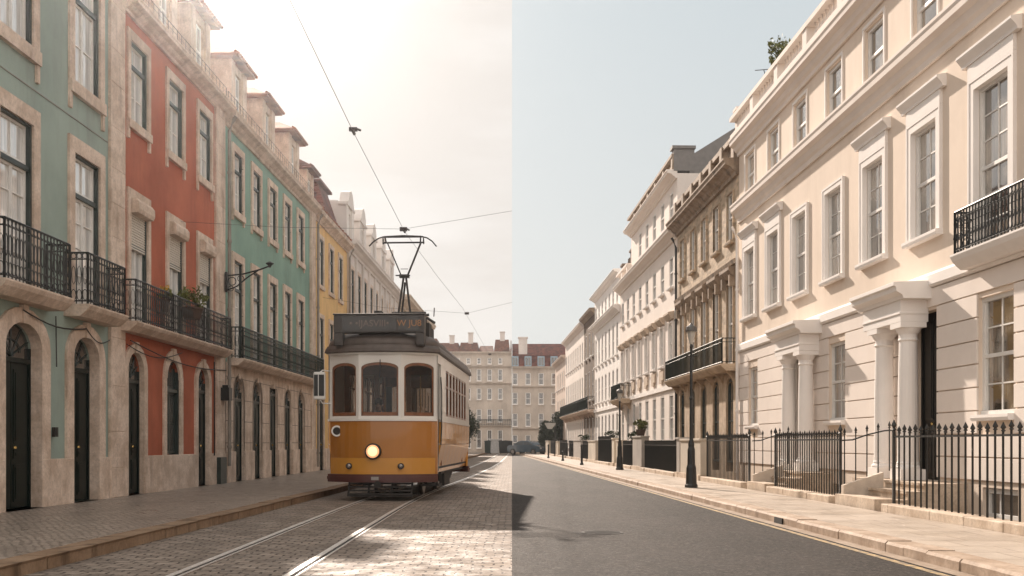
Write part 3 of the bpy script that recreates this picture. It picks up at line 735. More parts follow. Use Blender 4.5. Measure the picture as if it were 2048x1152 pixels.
m = b.mb(); m.hexa([(-.25, 4.6, 10.8), (-.25, b.len, 10.8), (-7, b.len, 10.8), (-7, 4.6, 10.8)], [(-.9, 5.0, 12.75), (-.9, b.len - .1, 12.75), (-6, b.len - .1, 12.75), (-6, 5.0, 12.75)]); m.box(-6.1, -.7, 4.8, b.len, 12.752, 12.86)
b.part(m, 'mansard', TILED)
dormer(b, 42.9, 1.2, 10.9, 12.55, roofm=TILED)
# L5: white house with curved gables
b = Bldg('town_house', 'pinkish white house with a row of curved gable dormers, fifth along the left row', 'L', 47.6, 66.0, 'house')
W5 = [48.9 + 1.9 * k for k in range(9)]
b.op(W5, .85, 7.3, 9.5); b.op(W5, .85, 4.0, 6.4); b.op(W5, .9, .13, 3.0)
m = b.mb(); wall(m, 0, b.len, 0, 10.6, b.ops, .3); b.part(m, 'wall', WHL); b.backbox(0, 10.6, mat=WHL)
b.place(win_left(.85, 2.2, b.sx, PANEF, .68, fw=.14, ears=0), W5, 7.3); b.place(win_left(.85, 2.4, b.sx, PANEF, .68, fw=.14, ears=0), W5, 4.0)
cornice_part(b, 10.2, 10.7, .5, WHL); tile_roof(b, 10.7, 13.2, mat=SLATE)
for Y in (49.3, 53.0, 56.7, 60.4, 64.1): dormer(b, Y, 1.9, 10.7, 12.5, front=-.2, wallm=WHL, roofm=WHL, style='gable', pane=PANEF)
for k in range(10): m = b.mb(); m.box(.001, .1, k * 2.02 - .02 * (k > 8), k * 2.02 + .28 - .1 * (k > 8), 3.4, 10.2); b.part(m, 'pilaster', WHL)
# L6, L7
b = Bldg('town_house', 'ornate beige house beyond the white gabled one, mostly hidden by the tram', 'L', 66.0, 84.0, 'house')
W6 = [67.4 + 2.2 * k for k in range(8)]
b.op(W6, .9, 7.2, 9.2); b.op(W6, .9, 4.0, 6.2)
m = b.mb(); wall(m, 0, b.len, 0, 10.3, b.ops, .3); b.part(m, 'wall', BEI); b.backbox(0, 10.3, mat=BEI)
b.place(win_left(.9, 2.0, b.sx, PANEF, .68, fw=.16, ears=0), W6, 7.2); b.place(win_left(.9, 2.2, b.sx, PANEF, .68, fw=.16, ears=0), W6, 4.0)
cornice_part(b, 10.1, 10.8, .8, BEI); tile_roof(b, 10.8, 12.2)
b = Bldg('town_house', 'last low cream house of the left row, behind the tram', 'L', 84.0, 101.0, 'house')
W7 = [85.4 + 2.3 * k for k in range(7)]
b.op(W7, .9, 6.2, 8.0); b.op(W7, .9, 3.4, 5.2)
m = b.mb(); wall(m, 0, b.len, 0, 8.8, b.ops, .3); b.part(m, 'wall', WHL); b.backbox(0, 8.8, mat=WHL)
b.place(win_left(.9, 1.8, b.sx, PANEF, .68, fw=.16, ears=0), W7, 6.2); b.place(win_left(.9, 1.8, b.sx, PANEF, .68, fw=.16, ears=0), W7, 3.4)
cornice_part(b, 8.7, 9.1, .5, WHL); tile_roof(b, 9.1, 10.6)

# ------------------------------------------------------------------ right row
def balustrade(b, z0, z1, d, y0, y1, mat, step=.24, pier=2.4, name='balustrade', capm=None):
    m = b.mb(); m.box(d - .17, d + .17, y0, y1, z0, z0 + .14); m.box(d - .19, d + .19, y0, y1, z1 - .12, z1)
    y = y0; h = z1 - z0 - .26
    while y < y1 - .3:
        m.box(d - .16, d + .16, y, y + .32, z0 + .14, z1 - .12); e = min(y + pier, y1)
        k = y + .32 + step / 2
        while k < e - .05:
            m.lathe([(.05, 0), (.05, .06 * h), (.03, .12 * h), (.075, .38 * h), (.06, .5 * h), (.028, .72 * h), (.045, .88 * h), (.055, h)], (d, k, z0 + .14), 6); k += step
        y += pier
    return b.part(m, name, mat)
b = Bldg('stucco_terrace', 'big cream stucco terrace nearest on the right with white columned porches and hooded windows', 'R', 8.0, 32.2, 'house')
RW = [16.4 - 2.4 * 3, 16.4 - 4.8, 14.0, 16.42, 18.89, 21.3, 23.67, 26.15, 28.47, 30.9]
hood_ = [9.2, 11.6, 14.0, 16.42, 18.89, 21.3, 28.47, 30.9]; plain_ = [23.67, 26.15]
b.op([w for w in RW if w != 16.42 and w != 14.0 and w != 9.2 and w!= 11.6], 1.08, 5.05, 7.1); b.op([16.42, 14.0, 11.6], 1.12, 4.4, 7.1); 
b.op(RW, .98, 8.76, 9.98)
gw = [16.25, 23.45, 30.6, 11.8]
b.op([16.3], 1.15, 1.7, 3.62); b.op([23.45], 1.12, 1.75, 3.55); b.op([30.5], 1.05, 1.75, 3.5); b.op([12.0], 1.15, 1.7, 3.62)
doors = [(18.88, 1.05), (25.85, 1.0)]
for Y, w in doors: b.op([Y], w, .56, 3.66)
b.op([16.2], 1.1, -.35, .52); b.op([23.45], 1.0, -.4, .3)
m = b.mb(); wall(m, 0, b.len, -1.2, 10.6, b.ops, .3); b.part(m, 'wall', CREAM); b.backbox(-1.2, 10.6, mat=CREAM)
# channelled courses of the ground floor
m = b.mb(); zc = .62; hc = .385
cour = [(z, min(z + hc, 4.05)) for z in [zc + hc * k for k in range(9)] if z < 4.0]
for i, (z0, z1) in enumerate(cour):
    cut = sorted((o[0] - (.0), o[1] + .0) for o in b.ops if o[2] < z1 - .02 and o[3] > z0 + .02); y = 0
    for a, c in cut + [(b.len, b.len)]:
        if a - y > .05:
            m.box(.0008, .035, y + .003, a - .003, z0 + .011, z1 - .011)
        y = c
b.part(m, 'channelled_masonry', CREAM2, bevel=.006)
m = b.mb(); m.prism_y([(0, 4.06), (.06, 4.06), (.10, 4.10), (.10, 4.27), (.05, 4.33), (0, 4.34)], 0, b.len); b.part(m, 'string_course', WHITE)
m = b.mb(); cornice(m, 0, b.len, 8.12, 8.66, .30); b.part(m, 'cornice', CREAM2)
m = b.mb(); cornice(m, 0, b.len, 10.22, 10.72, .34); b.part(m, 'cornice', CREAM2)
balustrade(b, 10.74, 11.42, .12, 0, b.len, CREAM2)
m = b.mb(); m.box(-.6, .13, b.len - .35, b.len, 10.6, 11.6); m.box(-.65, .2, b.len - .42, b.len + .02, 11.6, 11.68); b.part(m, 'end_pier', CREAM2)
pr = win_sash(1.08, 2.05, b.sx, PANER, 2, hood=1, fw=.17); b.place(pr, [18.89, 21.3, 28.47, 30.9], 5.05)
pr = win_sash(1.12, 2.7, b.sx, PANER, 3, hood=1, fw=.17, sillz=False); b.place(pr, [16.42, 14.0, 11.6], 4.4)
pr = win_sash(1.08, 2.05, b.sx, PANER, 2, fw=.14); b.place(pr, [23.67, 26.15], 5.05)
pr = win_sash(.98, 1.22, b.sx, PANER, 1, fw=.1, outline=True, vbars=0, sillz=False); b.place(pr, RW, 8.76)
b.place(win_sash(1.15, 1.92, b.sx, PANER, 2, fw=0, sillz=True), [16.3, 12.0], 1.7)
b.place(win_sash(1.12, 1.8, b.sx, PANER, 2, fw=0, sillz=True), [23.45], 1.75)
b.place(win_sash(1.05, 1.75, b.sx, PANER, 2, fw=0, sillz=True), [30.5], 1.75)
b.place(win_sash(1.1, .85, b.sx, PANED, 1, fw=0, sillz=False, vbars=2), [16.2, 23.45], -.35)
balcony(13.2 - b.Y0, 17.0 - b.Y0, 4.12, 4.36, 5.06, .34, b.sx, 'ornate', slabm=WHITE, step=.10, brackets=False, r=.012).parent = b.root
for Y, w in doors:
    d = door(w, 3.1, b.sx, .0, .0, paint=IRON, fan=False, step=False, surr=False); b.place(d, [Y], .56)
# porches with columns
def porch(b, yn, yf, c1, c2, ya, yb):
    """entablature from world Y yn to yf, columns at c1, c2"""
    Y = lambda v: v - b.Y0
    m = b.mb(); F = .52
    m.box(.001, F, Y(yn), Y(yf), 3.46, 3.86)
    m.prism_y([(0, 3.862), (F + .03, 3.862), (F + .05, 3.93), (F + .16, 3.99), (F + .17, 4.07), (F + .21, 4.09), (F + .21, 4.16), (0, 4.19)], Y(yn) - .2, Y(yf) + .2)
    m.box(.001, F + .02, Y(yn) - .015, Y(yf) + .015, 3.60, 3.64)
    # wall pilasters behind
    m.box(.036, .10, Y(yf) - .32, Y(yf) - .02, .56, 3.46)
    o = b.part(m, 'porch', WHITE, bevel=.006)
    for c in (c1, c2):
        m = b.mb(); cc = (F - .24, Y(c), .56)
        m.box(F - .48, F - .0, Y(c) - .24, Y(c) + .24, .562, .76)
        m.lathe([(.235, .2), (.24, .24), (.2, .28), (.205, .31), (.19, .34), (.185, .8), (.18, 1.6), (.165, 2.3), (.16, 2.55), (.185, 2.58), (.165, 2.62), (.165, 2.68), (.2, 2.73), (.235, 2.8)], cc, 20)
        m.box(F - .48, F - .0, Y(c) - .24, Y(c) + .24, 3.36, 3.458)
        o2 = m.build('column', WHITE, o)
    # landing and steps
    m = b.mb(); m.box(-.24, .72, Y(ya), Y(yf) + .05, -1.15, .555)
    for k, (d0, zt) in enumerate(((.72, .42), (1.02, .28))): m.box(d0 + .001, d0 + .30, Y(ya) + .02 + .0 * k, Y(yb), -.3, zt)
    for d0, zt in ((.70, .555), (1.0, .42), (1.30, .28)): m.box(d0 - .02, d0 + .045, Y(ya) + .03, Y(yb) - .01, zt - .04, zt + .004)
    m.box(1.3, 1.62, Y(ya) - .06, Y(yb) + .12, -.2, .30); 
    o3 = m.build('steps', HONEYP, o)
    for yy, q in ((yb + .005, 0),):
        m = b.mb()
        e_ = 1.32 if q else 1.5
        m.hexa([(.75, Y(yy), -.3), (e_, Y(yy), -.3), (e_, Y(yy) + .12, -.3), (.75, Y(yy) + .12, -.3)], [(.75, Y(yy), .70 - q * .25), (e_, Y(yy), .46 - q * .25), (e_, Y(yy) + .12, .46 - q * .25), (.75, Y(yy) + .12, .70 - q * .25)])
        m.build('cheek_wall', CHEEK, o)
CHEEK = plaster('cheek_stucco', (.66, .57, .48), damt=.3)
HONEYP = stone('pale_step_stone', (.60, .50, .40), .3)
porch(b, 18.75, 20.55, 18.98, 20.1, 17.25, 18.95)
porch(b, 24.6, 26.6, 24.85, 26.2, 23.75, 25.1)
# rooftop lantern and aerial
m = b.mb(); m.box(-2.6, -.9, 19.6 - b.Y0, 21.0 - b.Y0, 10.6, 13.6); o = b.part(m, 'roof_lantern', SLATE)
m = b.mb(); m.hexa([(-2.8, 11.4, 13.6), (-.7, 11.4, 13.6), (-.7, 13.2, 13.6), (-2.8, 13.2, 13.6)], [(-2.0, 12, 14.2), (-1.5, 12, 14.2), (-1.5, 12.6, 14.2), (-2, 12.6, 14.2)]); m.build('lantern_roof', SLATE, o)
m = b.mb()
for k in range(4): m.box(-.895, -.86, 11.65 + k * .33, 11.69 + k * .33, 12.2, 13.5)
m.build('lantern_window', WPAINT, o)
downpipe(b, 32.05, -.2, 8.0, .1, .05, WHITE)

# R2: brown rough stone house
b = Bldg('town_house', 'brown rough brick house with dark weathered parapet, between two pale terraces', 'R', 32.2, 42.0, 'house')
V2 = [33.2, 35.1, 37.0, 38.9, 40.8]
b.op(V2, .85, 7.75, 9.35); b.op(V2, .85, 3.8, 6.4); b.op(V2, .95, .3, 3.35, .4)
m = b.mb(); wall(m, 0, b.len, 3.45, 9.9, [o for o in b.ops if o[2] > 3.5], .3); b.part(m, 'wall', BRICK)
m = b.mb(); wall(m, 0, b.len, -1.2, 3.45, [o for o in b.ops if o[2] < 3.5], .3, d=.05); b.part(m, 'ground_floor_wall', HONEY); b.backbox(-1.2, 9.9, mat=BRICK)
b.place(win_sash(.85, 1.6, b.sx, PANED, 2, fw=.02, deep=.11, sm=BRICK), V2, 7.75)
b.place(win_sash(.85, 2.6, b.sx, PANED, 2, fw=.03, sillz=False, deep=.11, sm=HONEY), V2, 3.8)
for Y in V2:
    m = b.mb(); y = Y - b.Y0; m.prism_y([(0, 6.55), (.1, 6.55), (.24, 6.75), (.24, 6.85), (0, 6.9)], y - .62, y + .62)
    for s in (-1, 1): m.box(0.001, .2, y + s * .5 - .07, y + s * .5 + .07, 6.25, 6.6)
    b.part(m, 'window_hood', STD)
m = b.mb(); m.prism_y([(0, 6.92), (.12, 6.92), (.16, 7.05), (0, 7.08)], 0, b.len); b.part(m, 'string_course', STD)
b.place(win_sash(.95, 2.7, b.sx, PANER, 2, fw=0, sillz=False, deep=.11, wood=DFRAME), V2, .6)
cornice_part(b, 9.7, 10.2, .5, STD)
m = b.mb(); m.box(-.3, .15, 0.01, b.len - .01, 10.2, 10.35)
for k in range(7): m.box(-.3, .17, .02 + k * 1.57, .34 + k * 1.57, 10.2, 11.0)
m.box(-.28, .13, 0.01, b.len - .01, 10.86, 11.02)
for k in range(46): m.lathe([(.05, 0), (.08, .16), (.04, .35), (.06, .5)], (-.07, .15 + k * .21, 10.35), 6)
b.part(m, 'parapet', STD)
m = b.mb(); m.hexa([(-.6, .01, 10.1), (-.6, b.len, 10.1), (-8, b.len, 10.1), (-8, .01, 10.1)], [(-3.3, .01, 12.6), (-3.3, b.len, 12.6), (-6, b.len, 12.6), (-6, .01, 12.6)]); b.part(m, 'roof', SLATE)
balcony(.15, b.len - .1, 3.52, 3.74, 4.55, .5, b.sx, 'plain', slabm=HONEY, iron=IRONG, step=.115, r=.011).parent = b.root
downpipe(b, 41.8, 0, 9.6, .1, .05, IRON)
# R3: white five-bay terrace with attic
b = Bldg('stucco_terrace', 'white terrace with extra attic storey and small balcony, beyond the brown house', 'R', 42.0, 58.6, 'house')
V3 = [43.3, 45.35, 47.4, 49.45, 51.5, 53.55, 55.6, 57.5]
b.op(V3, .85, 7.8, 9.1); b.op(V3, .85, 4.6, 6.3); b.op(V3, .9, 1.3, 3.3)
m = b.mb(); wall(m, 0, b.len, -1.2, 9.9, b.ops, .3); b.part(m, 'wall', CREAM2); b.backbox(-1.2, 9.9, mat=CREAM2)
at = [o for o in V3 if o < 53]; ops2 = [(Y - 42 - .42, Y - 42 + .42, 10.55, 11.8) for Y in at]
m = b.mb(); wall(m, 0, 12.4, 9.9, 12.3, ops2, .3)
m.quad((0, 0, 9.9), (-9, 0, 9.9), (-9, 0, 12.3), (0, 0, 12.3)); m.quad((0, 12.4, 9.9), (-9, 12.4, 9.9), (-9, 12.4, 12.3), (0, 12.4, 12.3)); m.box(-9, -.35, .01, 12.39, 10, 12.3)
b.part(m, 'attic_storey', CREAM2)
b.place(win_sash(.85, 1.3, b.sx, PANEF, 1, fw=0, deep=.11), V3, 7.8); b.place(win_sash(.85, 1.7, b.sx, PANEF, 2, fw=.05, deep=.11), V3, 4.6)
b.place(win_sash(.9, 2.0, b.sx, PANEF, 2, fw=0, deep=.11), V3, 1.3); b.place(win_sash(.84, 1.25, b.sx, PANEF, 1, fw=0, deep=.11, sillz=False), at, 10.55)
for Y in V3:
    m = b.mb(); y = Y - b.Y0; m.prism_y([(0, 6.42), (.1, 6.42), (.25, 6.62), (.25, 6.7), (0, 6.75)], y - .6, y + .6); b.part(m, 'window_hood', HONEYP)
    m = b.mb(); m.box(.001, .07, y - .45, y + .45, 4.0, 4.42); m.box(.001, .1, y - .3, y + .3, 3.86, 4.0); b.part(m, 'apron_panel', HONEYP)
m = b.mb(); m.prism_y([(0, 3.5), (.08, 3.5), (.08, 3.7), (0, 3.72)], 0, b.len); b.part(m, 'string_course', WHITE)
cornice_part(b, 9.65, 10.05, .45, CREAM2)
m = b.mb(); cornice(m, 0, 12.4, 12.1, 12.45, .45); b.part(m, 'cornice', CREAM2)
balustrade(b, 12.47, 13.1, .05, 0, 12.3, STD, .3, 2.0); balustrade(b, 10.07, 10.8, .05, 12.5, b.len, CREAM2, .3, 2.0)
m = b.mb(); m.hexa([(-.5, .0, 12.3), (-.5, .35, 12.3), (-9, .35, 12.3), (-9, 0, 12.3)], [(-.5, 0, 13.0), (-.5, .35, 13.0), (-6.2, .35, 16.6), (-6.2, 0, 16.6)]); m.box(-.7, .15, -.02, .4, 12.4, 13.3); m.box(-.75, .22, -.08, .46, 13.3, 13.42)
m.hexa([(-.7, .36, 12.4), (-.7, 12, 12.4), (-8.5, 12, 12.4), (-8.5, .36, 12.4)], [(-4, .36, 14.8), (-4, 11, 14.8), (-6, 11, 14.8), (-6, .36, 14.8)])
b.part(m, 'gable_wall', SLATE)
balcony(54.4 - 42, 57.9 - 42, 3.35, 3.6, 4.4, .6, b.sx, 'plain', slabm=HONEY, iron=IRONG, step=.08, r=.014).parent = b.root
# R4
b = Bldg('stucco_terrace', 'plain white terrace between the attic terrace and the narrow dark brown house', 'R', 58.6, 71.0, 'house')
V4 = [59.8 + 1.75 * k for k in range(7)]
b.op(V4, .8, 9.4, 10.5); b.op(V4, .8, 6.4, 8.3); b.op(V4, .8, 3.9, 5.6); b.op(V4, .85, .9, 3.0)
m = b.mb(); wall(m, 0, b.len, -1.2, 11.0, b.ops, .3); b.part(m, 'wall', WHITE); b.backbox(-1.2, 11, mat=WHITE)
for h, z in ((1.1, 9.4), (1.9, 6.4), (1.7, 3.9)): b.place(win_sash(.8, h, b.sx, PANEF, 1, fw=0, deep=.11), V4, z)
b.place(win_sash(.85, 2.1, b.sx, PANEF, 1, fw=0, deep=.11), V4, .9)
cornice_part(b, 8.75, 9.15, .45, WHITE); cornice_part(b, 10.9, 11.2, .4, WHITE)
m = b.mb(); m.prism_y([(0, 3.3), (.08, 3.3), (.08, 3.5), (0, 3.52)], 0, b.len); b.part(m, 'string_course', WHITE)
for k, y in enumerate((.3, 3.2, 7.0, 10.8)):
    m = b.mb(); h = 13.1 - .25 * k; m.box(-2.2, -1.2, y, y + .8, 11, h); m.box(-2.28, -1.12, y - .08, y + .88, h, h + .12)
    for j in range(2): m.lathe([(.13, 0), (.1, .35), (.12, .4)], (-1.7, y + .2 + .4 * j, h + .12), 8)
    b.part(m, 'chimney', DBROWN)
# R5 dark brown, R6 pale, R7 pink
b = Bldg('town_house', 'narrow dark brown house with a chimney, small between white terraces far down the street', 'R', 71.0, 78.0, 'house')
V5 = [72.2, 74.4, 76.6]
b.op(V5, .85, 7.4, 9.2); b.op(V5, .85, 4.3, 6.4); b.op(V5, .9, .6, 3.0)
m = b.mb(); wall(m, 0, b.len, -1.2, 10.6, b.ops, .3); b.part(m, 'wall', DBROWN); b.backbox(-1.2, 10.6, mat=DBROWN)
for h, z in ((1.8, 7.4), (2.1, 4.3), (2.4, .6)): b.place(win_sash(.85, h, b.sx, PANEF, 1, fw=0, deep=.11), V5, z)
cornice_part(b, 10.2, 10.6, .4, STD)
m = b.mb(); m.box(-2, -1, .5, 1.6, 10.6, 12.1); m.box(-2, -1, 4.5, 5.4, 10.6, 11.7); m.lathe([(.14, 0), (.1, .5)], (-1.5, 1, 12.1), 8); b.part(m, 'chimney', DBROWN)
balcony(.1, b.len, 3.35, 3.55, 4.45, .5, b.sx, 'plain', iron=IRONG, step=.14, r=.012).parent = b.root
b = Bldg('stucco_terrace', 'pale terrace with a long first floor balcony, before the last pink house', 'R', 78.0, 94.0, 'house')
V6 = [79.2 + 1.7 * k for k in range(9)]
b.op(V6, .8, 7.4, 9.0); b.op(V6, .8, 4.3, 6.3); b.op(V6, .85, .8, 2.9)
m = b.mb(); wall(m, 0, b.len, -1.2, 10.3, b.ops, .3); b.part(m, 'wall', CREAM2); b.backbox(-1.2, 10.3, mat=CREAM2)
for h, z in ((1.6, 7.4), (2.0, 4.3), (2.1, .8)): b.place(win_sash(.8, h, b.sx, PANEF, 1, fw=0, deep=.11), V6, z)
cornice_part(b, 10.0, 10.4, .4, CREAM2)
m = b.mb(); m.box(-2, -1, 1.5, 2.6, 10.4, 11.6); b.part(m, 'chimney', DBROWN)
m = b.mb(); m.box(-2, -1, 11.5, 12.4, 10.4, 11.6); b.part(m, 'chimney', STD)
balcony(.1, b.len - .2, 3.35, 3.55, 4.45, .5, b.sx, 'plain', iron=IRONG, step=.15, r=.012).parent = b.root
b = Bldg('town_house', 'dull pink house closing the far end of the right row', 'R', 94.0, 106.0, 'house')
V7 = [95.4 + 2 * k for k in range(5)]
b.op(V7, .8, 6.4, 8.0); b.op(V7, .8, 3.6, 5.4)
m = b.mb(); wall(m, 0, b.len, -1.2, 9.2, b.ops, .3); b.part(m, 'wall', PINK); b.backbox(-1.2, 9.2, mat=PINK)
for h, z in ((1.6, 6.4), (1.8, 3.6)): b.place(win_sash(.8, h, b.sx, PANEF, 1, fw=0, deep=.11), V7, z)
cornice_part(b, 8.9, 9.3, .4, PINK)
m = b.mb(); m.hexa([(-.2, 0, 9.3), (-.2, 12, 9.3), (-8, 12, 9.3), (-8, 0, 9.3)], [(-2, 0.5, 10.6), (-2, 11.5, 10.6), (-6, 11.5, 10.6), (-6, .5, 10.6)]); b.part(m, 'roof', TILE)

# ------------------------------------------------------------------ houses closing the street
ENDW = plaster('end_house_stucco', (.54, .475, .41), damt=.25); ENDT = tiles('end_house_tiles', (.20, .085, .055))
b = Bldg('crescent_house', 'pale five storey house closing the street behind the tram, low ragged tiled roofs', 118.0, -17.0, -.02, 'house')
VE = [-16 + 1.22 * k for k in range(13)]
for Xs, w, z0, z1 in ((VE, .5, 10.3, 11.0), (VE, .55, 8.35, 9.7), (VE, .55, 6.2, 7.5), (VE, .6, 3.6, 5.1), (VE, .6, .6, 2.7)): b.op(Xs, w, z0, z1)
m = b.mb(); wall(m, 0, b.len, -.5, 11.5, b.ops, .25); b.part(m, 'wall', ENDW); b.backbox(-.5, 11.5, mat=ENDW)
for w, z0, z1 in ((.5, 10.3, 11.0), (.55, 8.35, 9.7), (.55, 6.2, 7.5), (.6, 3.6, 5.1), (.6, .6, 2.7)):
    b.place(win_sash(w, z1 - z0, b.sx, PANEF, 1, fw=0, deep=.13), VE, z0)
for z in (9.95, 8.0, 3.1): m = b.mb(); cornice(m, 0, b.len, z - .1, z + .12, .25); b.part(m, 'cornice', ENDW)
cornice_part(b, 11.3, 11.7, .35, ENDW)
m = b.mb(); rnd = random.Random(4); y = 0
while y < 16.9:
    w = min(rnd.uniform(1.6, 2.8), 16.98 - y); h = rnd.uniform(12.7, 13.6) - .25 * (y > 13)
    m.hexa([(-.1, y, 11.7), (-.1, y + w, 11.7), (-8, y + w, 11.7), (-8, y, 11.7)], [(-1.8, y + .15, h), (-1.8, y + w - .15, h), (-6, y + w - .15, h), (-6, y + .15, h)]); y += w
b.part(m, 'roof', ENDT)
for y in (3.1, 6.3, 9.7, 11.9, 15.6): m = b.mb(); h = rnd.uniform(13.4, 14.4); m.box(-2.2, -1.6, y, y + .55, 12, h); m.box(-2.26, -1.54, y - .06, y + .61, h, h + .08); b.part(m, 'chimney', WHL)
m = b.mb(); railing(m, [(.3, 8), (.3, 16.9)], 3.22, 3.9, .2, .02, 'plain', rail=.03); b.part(m, 'balcony_railing', IRON)
b = Bldg('crescent_house', 'pale house with dark red mansard roof and blue dormers closing the street', 118.0, .02, 12.0, 'house')
VE = [.35 + 1.5 * k for k in range(8)]
for w, z0, z1 in ((.62, 7.9, 9.25), (.62, 5.65, 7.0), (.62, 3.1, 4.6), (.62, .4, 2.1)): b.op(VE, w, z0, z1)
m = b.mb(); wall(m, 0, b.len, -.5, 9.8, b.ops, .25); b.part(m, 'wall', ENDW); b.backbox(-.5, 9.8, mat=ENDW)
for w, z0, z1 in ((.62, 7.9, 9.25), (.62, 5.65, 7.0), (.62, 3.1, 4.6), (.62, .4, 2.1)): b.place(win_sash(w, z1 - z0, b.sx, PANEF, 1, fw=0, deep=.13), VE, z0)
for z in (7.6, 2.75): m = b.mb(); cornice(m, 0, b.len, z - .1, z + .15, .25); b.part(m, 'cornice', ENDW)
cornice_part(b, 9.6, 10.0, .4, ENDW)
m = b.mb(); m.hexa([(-.1, 0.01, 10.0), (-.1, 12, 10), (-8, 12, 10), (-8, 0.01, 10)], [(-.6, 0.01, 11.3), (-.6, 12, 11.3), (-8, 12, 11.3), (-8, 0.01, 11.3)])
m.hexa([(-.5, 0.01, 11.3), (-.5, 12, 11.3), (-8, 12, 11.3), (-8, 0.01, 11.3)], [(-3, 0.01, 12.9), (-3, 12, 12.9), (-5, 12, 12.9), (-5, 0.01, 12.9)]); b.part(m, 'roof', TILED)
BLUEP = plain('blue_grey_paint', (.30, .40, .48), .5)
for x in VE[:5]:
    y = x - b.Y0; m = b.mb(); m.box(-1, .0, y - .4, y + .4, 10.05, 11.2); o = b.part(m, 'dormer', BLUEP)
    m = b.mb(); m.box(.001, .02, y - .3, y - .03, 10.15, 11.05); m.box(.001, .02, y + .03, y + .3, 10.15, 11.05); m.build('window', PANEF, o)
m = b.mb(); m.box(-1.7, -.8, .75, 1.75, 11.2, 13.35); m.box(-1.78, -.72, .67, 1.83, 13.35, 13.5); b.part(m, 'chimney', WHL)
m = b.mb(); m.box(-7, -6, 3, 11, 12, 13.2); b.part(m, 'rear_parapet', BLUEP)

# ------------------------------------------------------------------ tram
ORANGE = plain('orange_tram_paint', (.41, .15, .012), .32, coat=.5, bscale=6, bstr=.03, var=.08)
ORL = plain('light_orange_band', (.58, .255, .03), .35, coat=.4, bscale=6, bstr=.03, var=.08)
CRM = plain('cream_tram_paint', (.74, .70, .65), .35, coat=.4, bscale=6, bstr=.03, var=.06)
MAR = plain('maroon_paint', (.085, .022, .018), .4, coat=.3)
ROOFM = plain('brown_roof_canvas', (.085, .062, .05), .5, var=.25, bscale=25)
SIGNM = plain('dark_sign_box', (.045, .035, .03), .45)
WOOD = plain('varnished_wood', (.20, .075, .03), .35, var=.3)
UNDER = plain('undercarriage', (.022, .017, .014), .7, var=.4)
STEEL = plain('tram_steel', (.30, .27, .25), .35, metal=1)
GLASS = glass_thin('tram_glass', (.62, .58, .54))
def emit(name, col, s):
    m, t, b = nodes(name); b.inputs['Base Color'].default_value = col + (1,); b.inputs['Emission Color'].default_value = col + (1,); b.inputs['Emission Strength'].default_value = s; return m
LAMP = emit('lit_headlight', (1.0, .62, .32), .95)
tram = empty('tram', (-2.83, 21.85, 0), -R(2.8))
tag(tram, 'orange and cream vintage tram with lit round headlight and raised pantograph on the rails', 'tram')
LT = 8.4; HW = 1.18
def fy(x): return .46 * (abs(x) / HW) ** 2.6
def facet(p0, p1):
    p0, p1 = Vector(p0), Vector(p1); t = (p1 - p0).normalized(); n = Vector((t.y, -t.x))
    return lambda d, s, z: (p0.x + t.x * s + n.x * d, p0.y + t.y * s + n.y * d, z), (p1 - p0).length
def tpart(m, name, mat, parent=None, **k): return m.build(name, mat, parent or tram, **k)
xs = [-HW + 2 * HW * k / 24 for k in range(25)]
def plan(sc_=1.0, n=24, hw=HW):
    q = [(x * 1.0, fy(x)) for x in [-hw + 2 * hw * k / n for k in range(n + 1)]]
    return q
def skirt(m, y_of, z0, z1, ins0=0.0, ins1=0.0, th=.04):
    """curved end panel between heights; ins: pull-in at foot/top"""
    P = []
    for x in xs:
        P.append((x, y_of(x)))
    for (xa, ya), (xb, yb) in zip(P, P[1:]):
        m.hexa([(xa * (1 - ins0), ya + ins0 * .3, z0), (xb * (1 - ins0), yb + ins0 * .3, z0), (xb * (1 - ins0) * .97, yb + th + ins0 * .3, z0), (xa * (1 - ins0) * .97, ya + th + ins0 * .3, z0)],
               [(xa * (1 - ins1), ya + ins1 * .3, z1), (xb * (1 - ins1), yb + ins1 * .3, z1), (xb * (1 - ins1) * .97, yb + th + ins1 * .3, z1), (xa * (1 - ins1) * .97, ya + th + ins1 * .3, z1)])
fr = lambda x: fy(x); bk = lambda x: LT - fy(x)
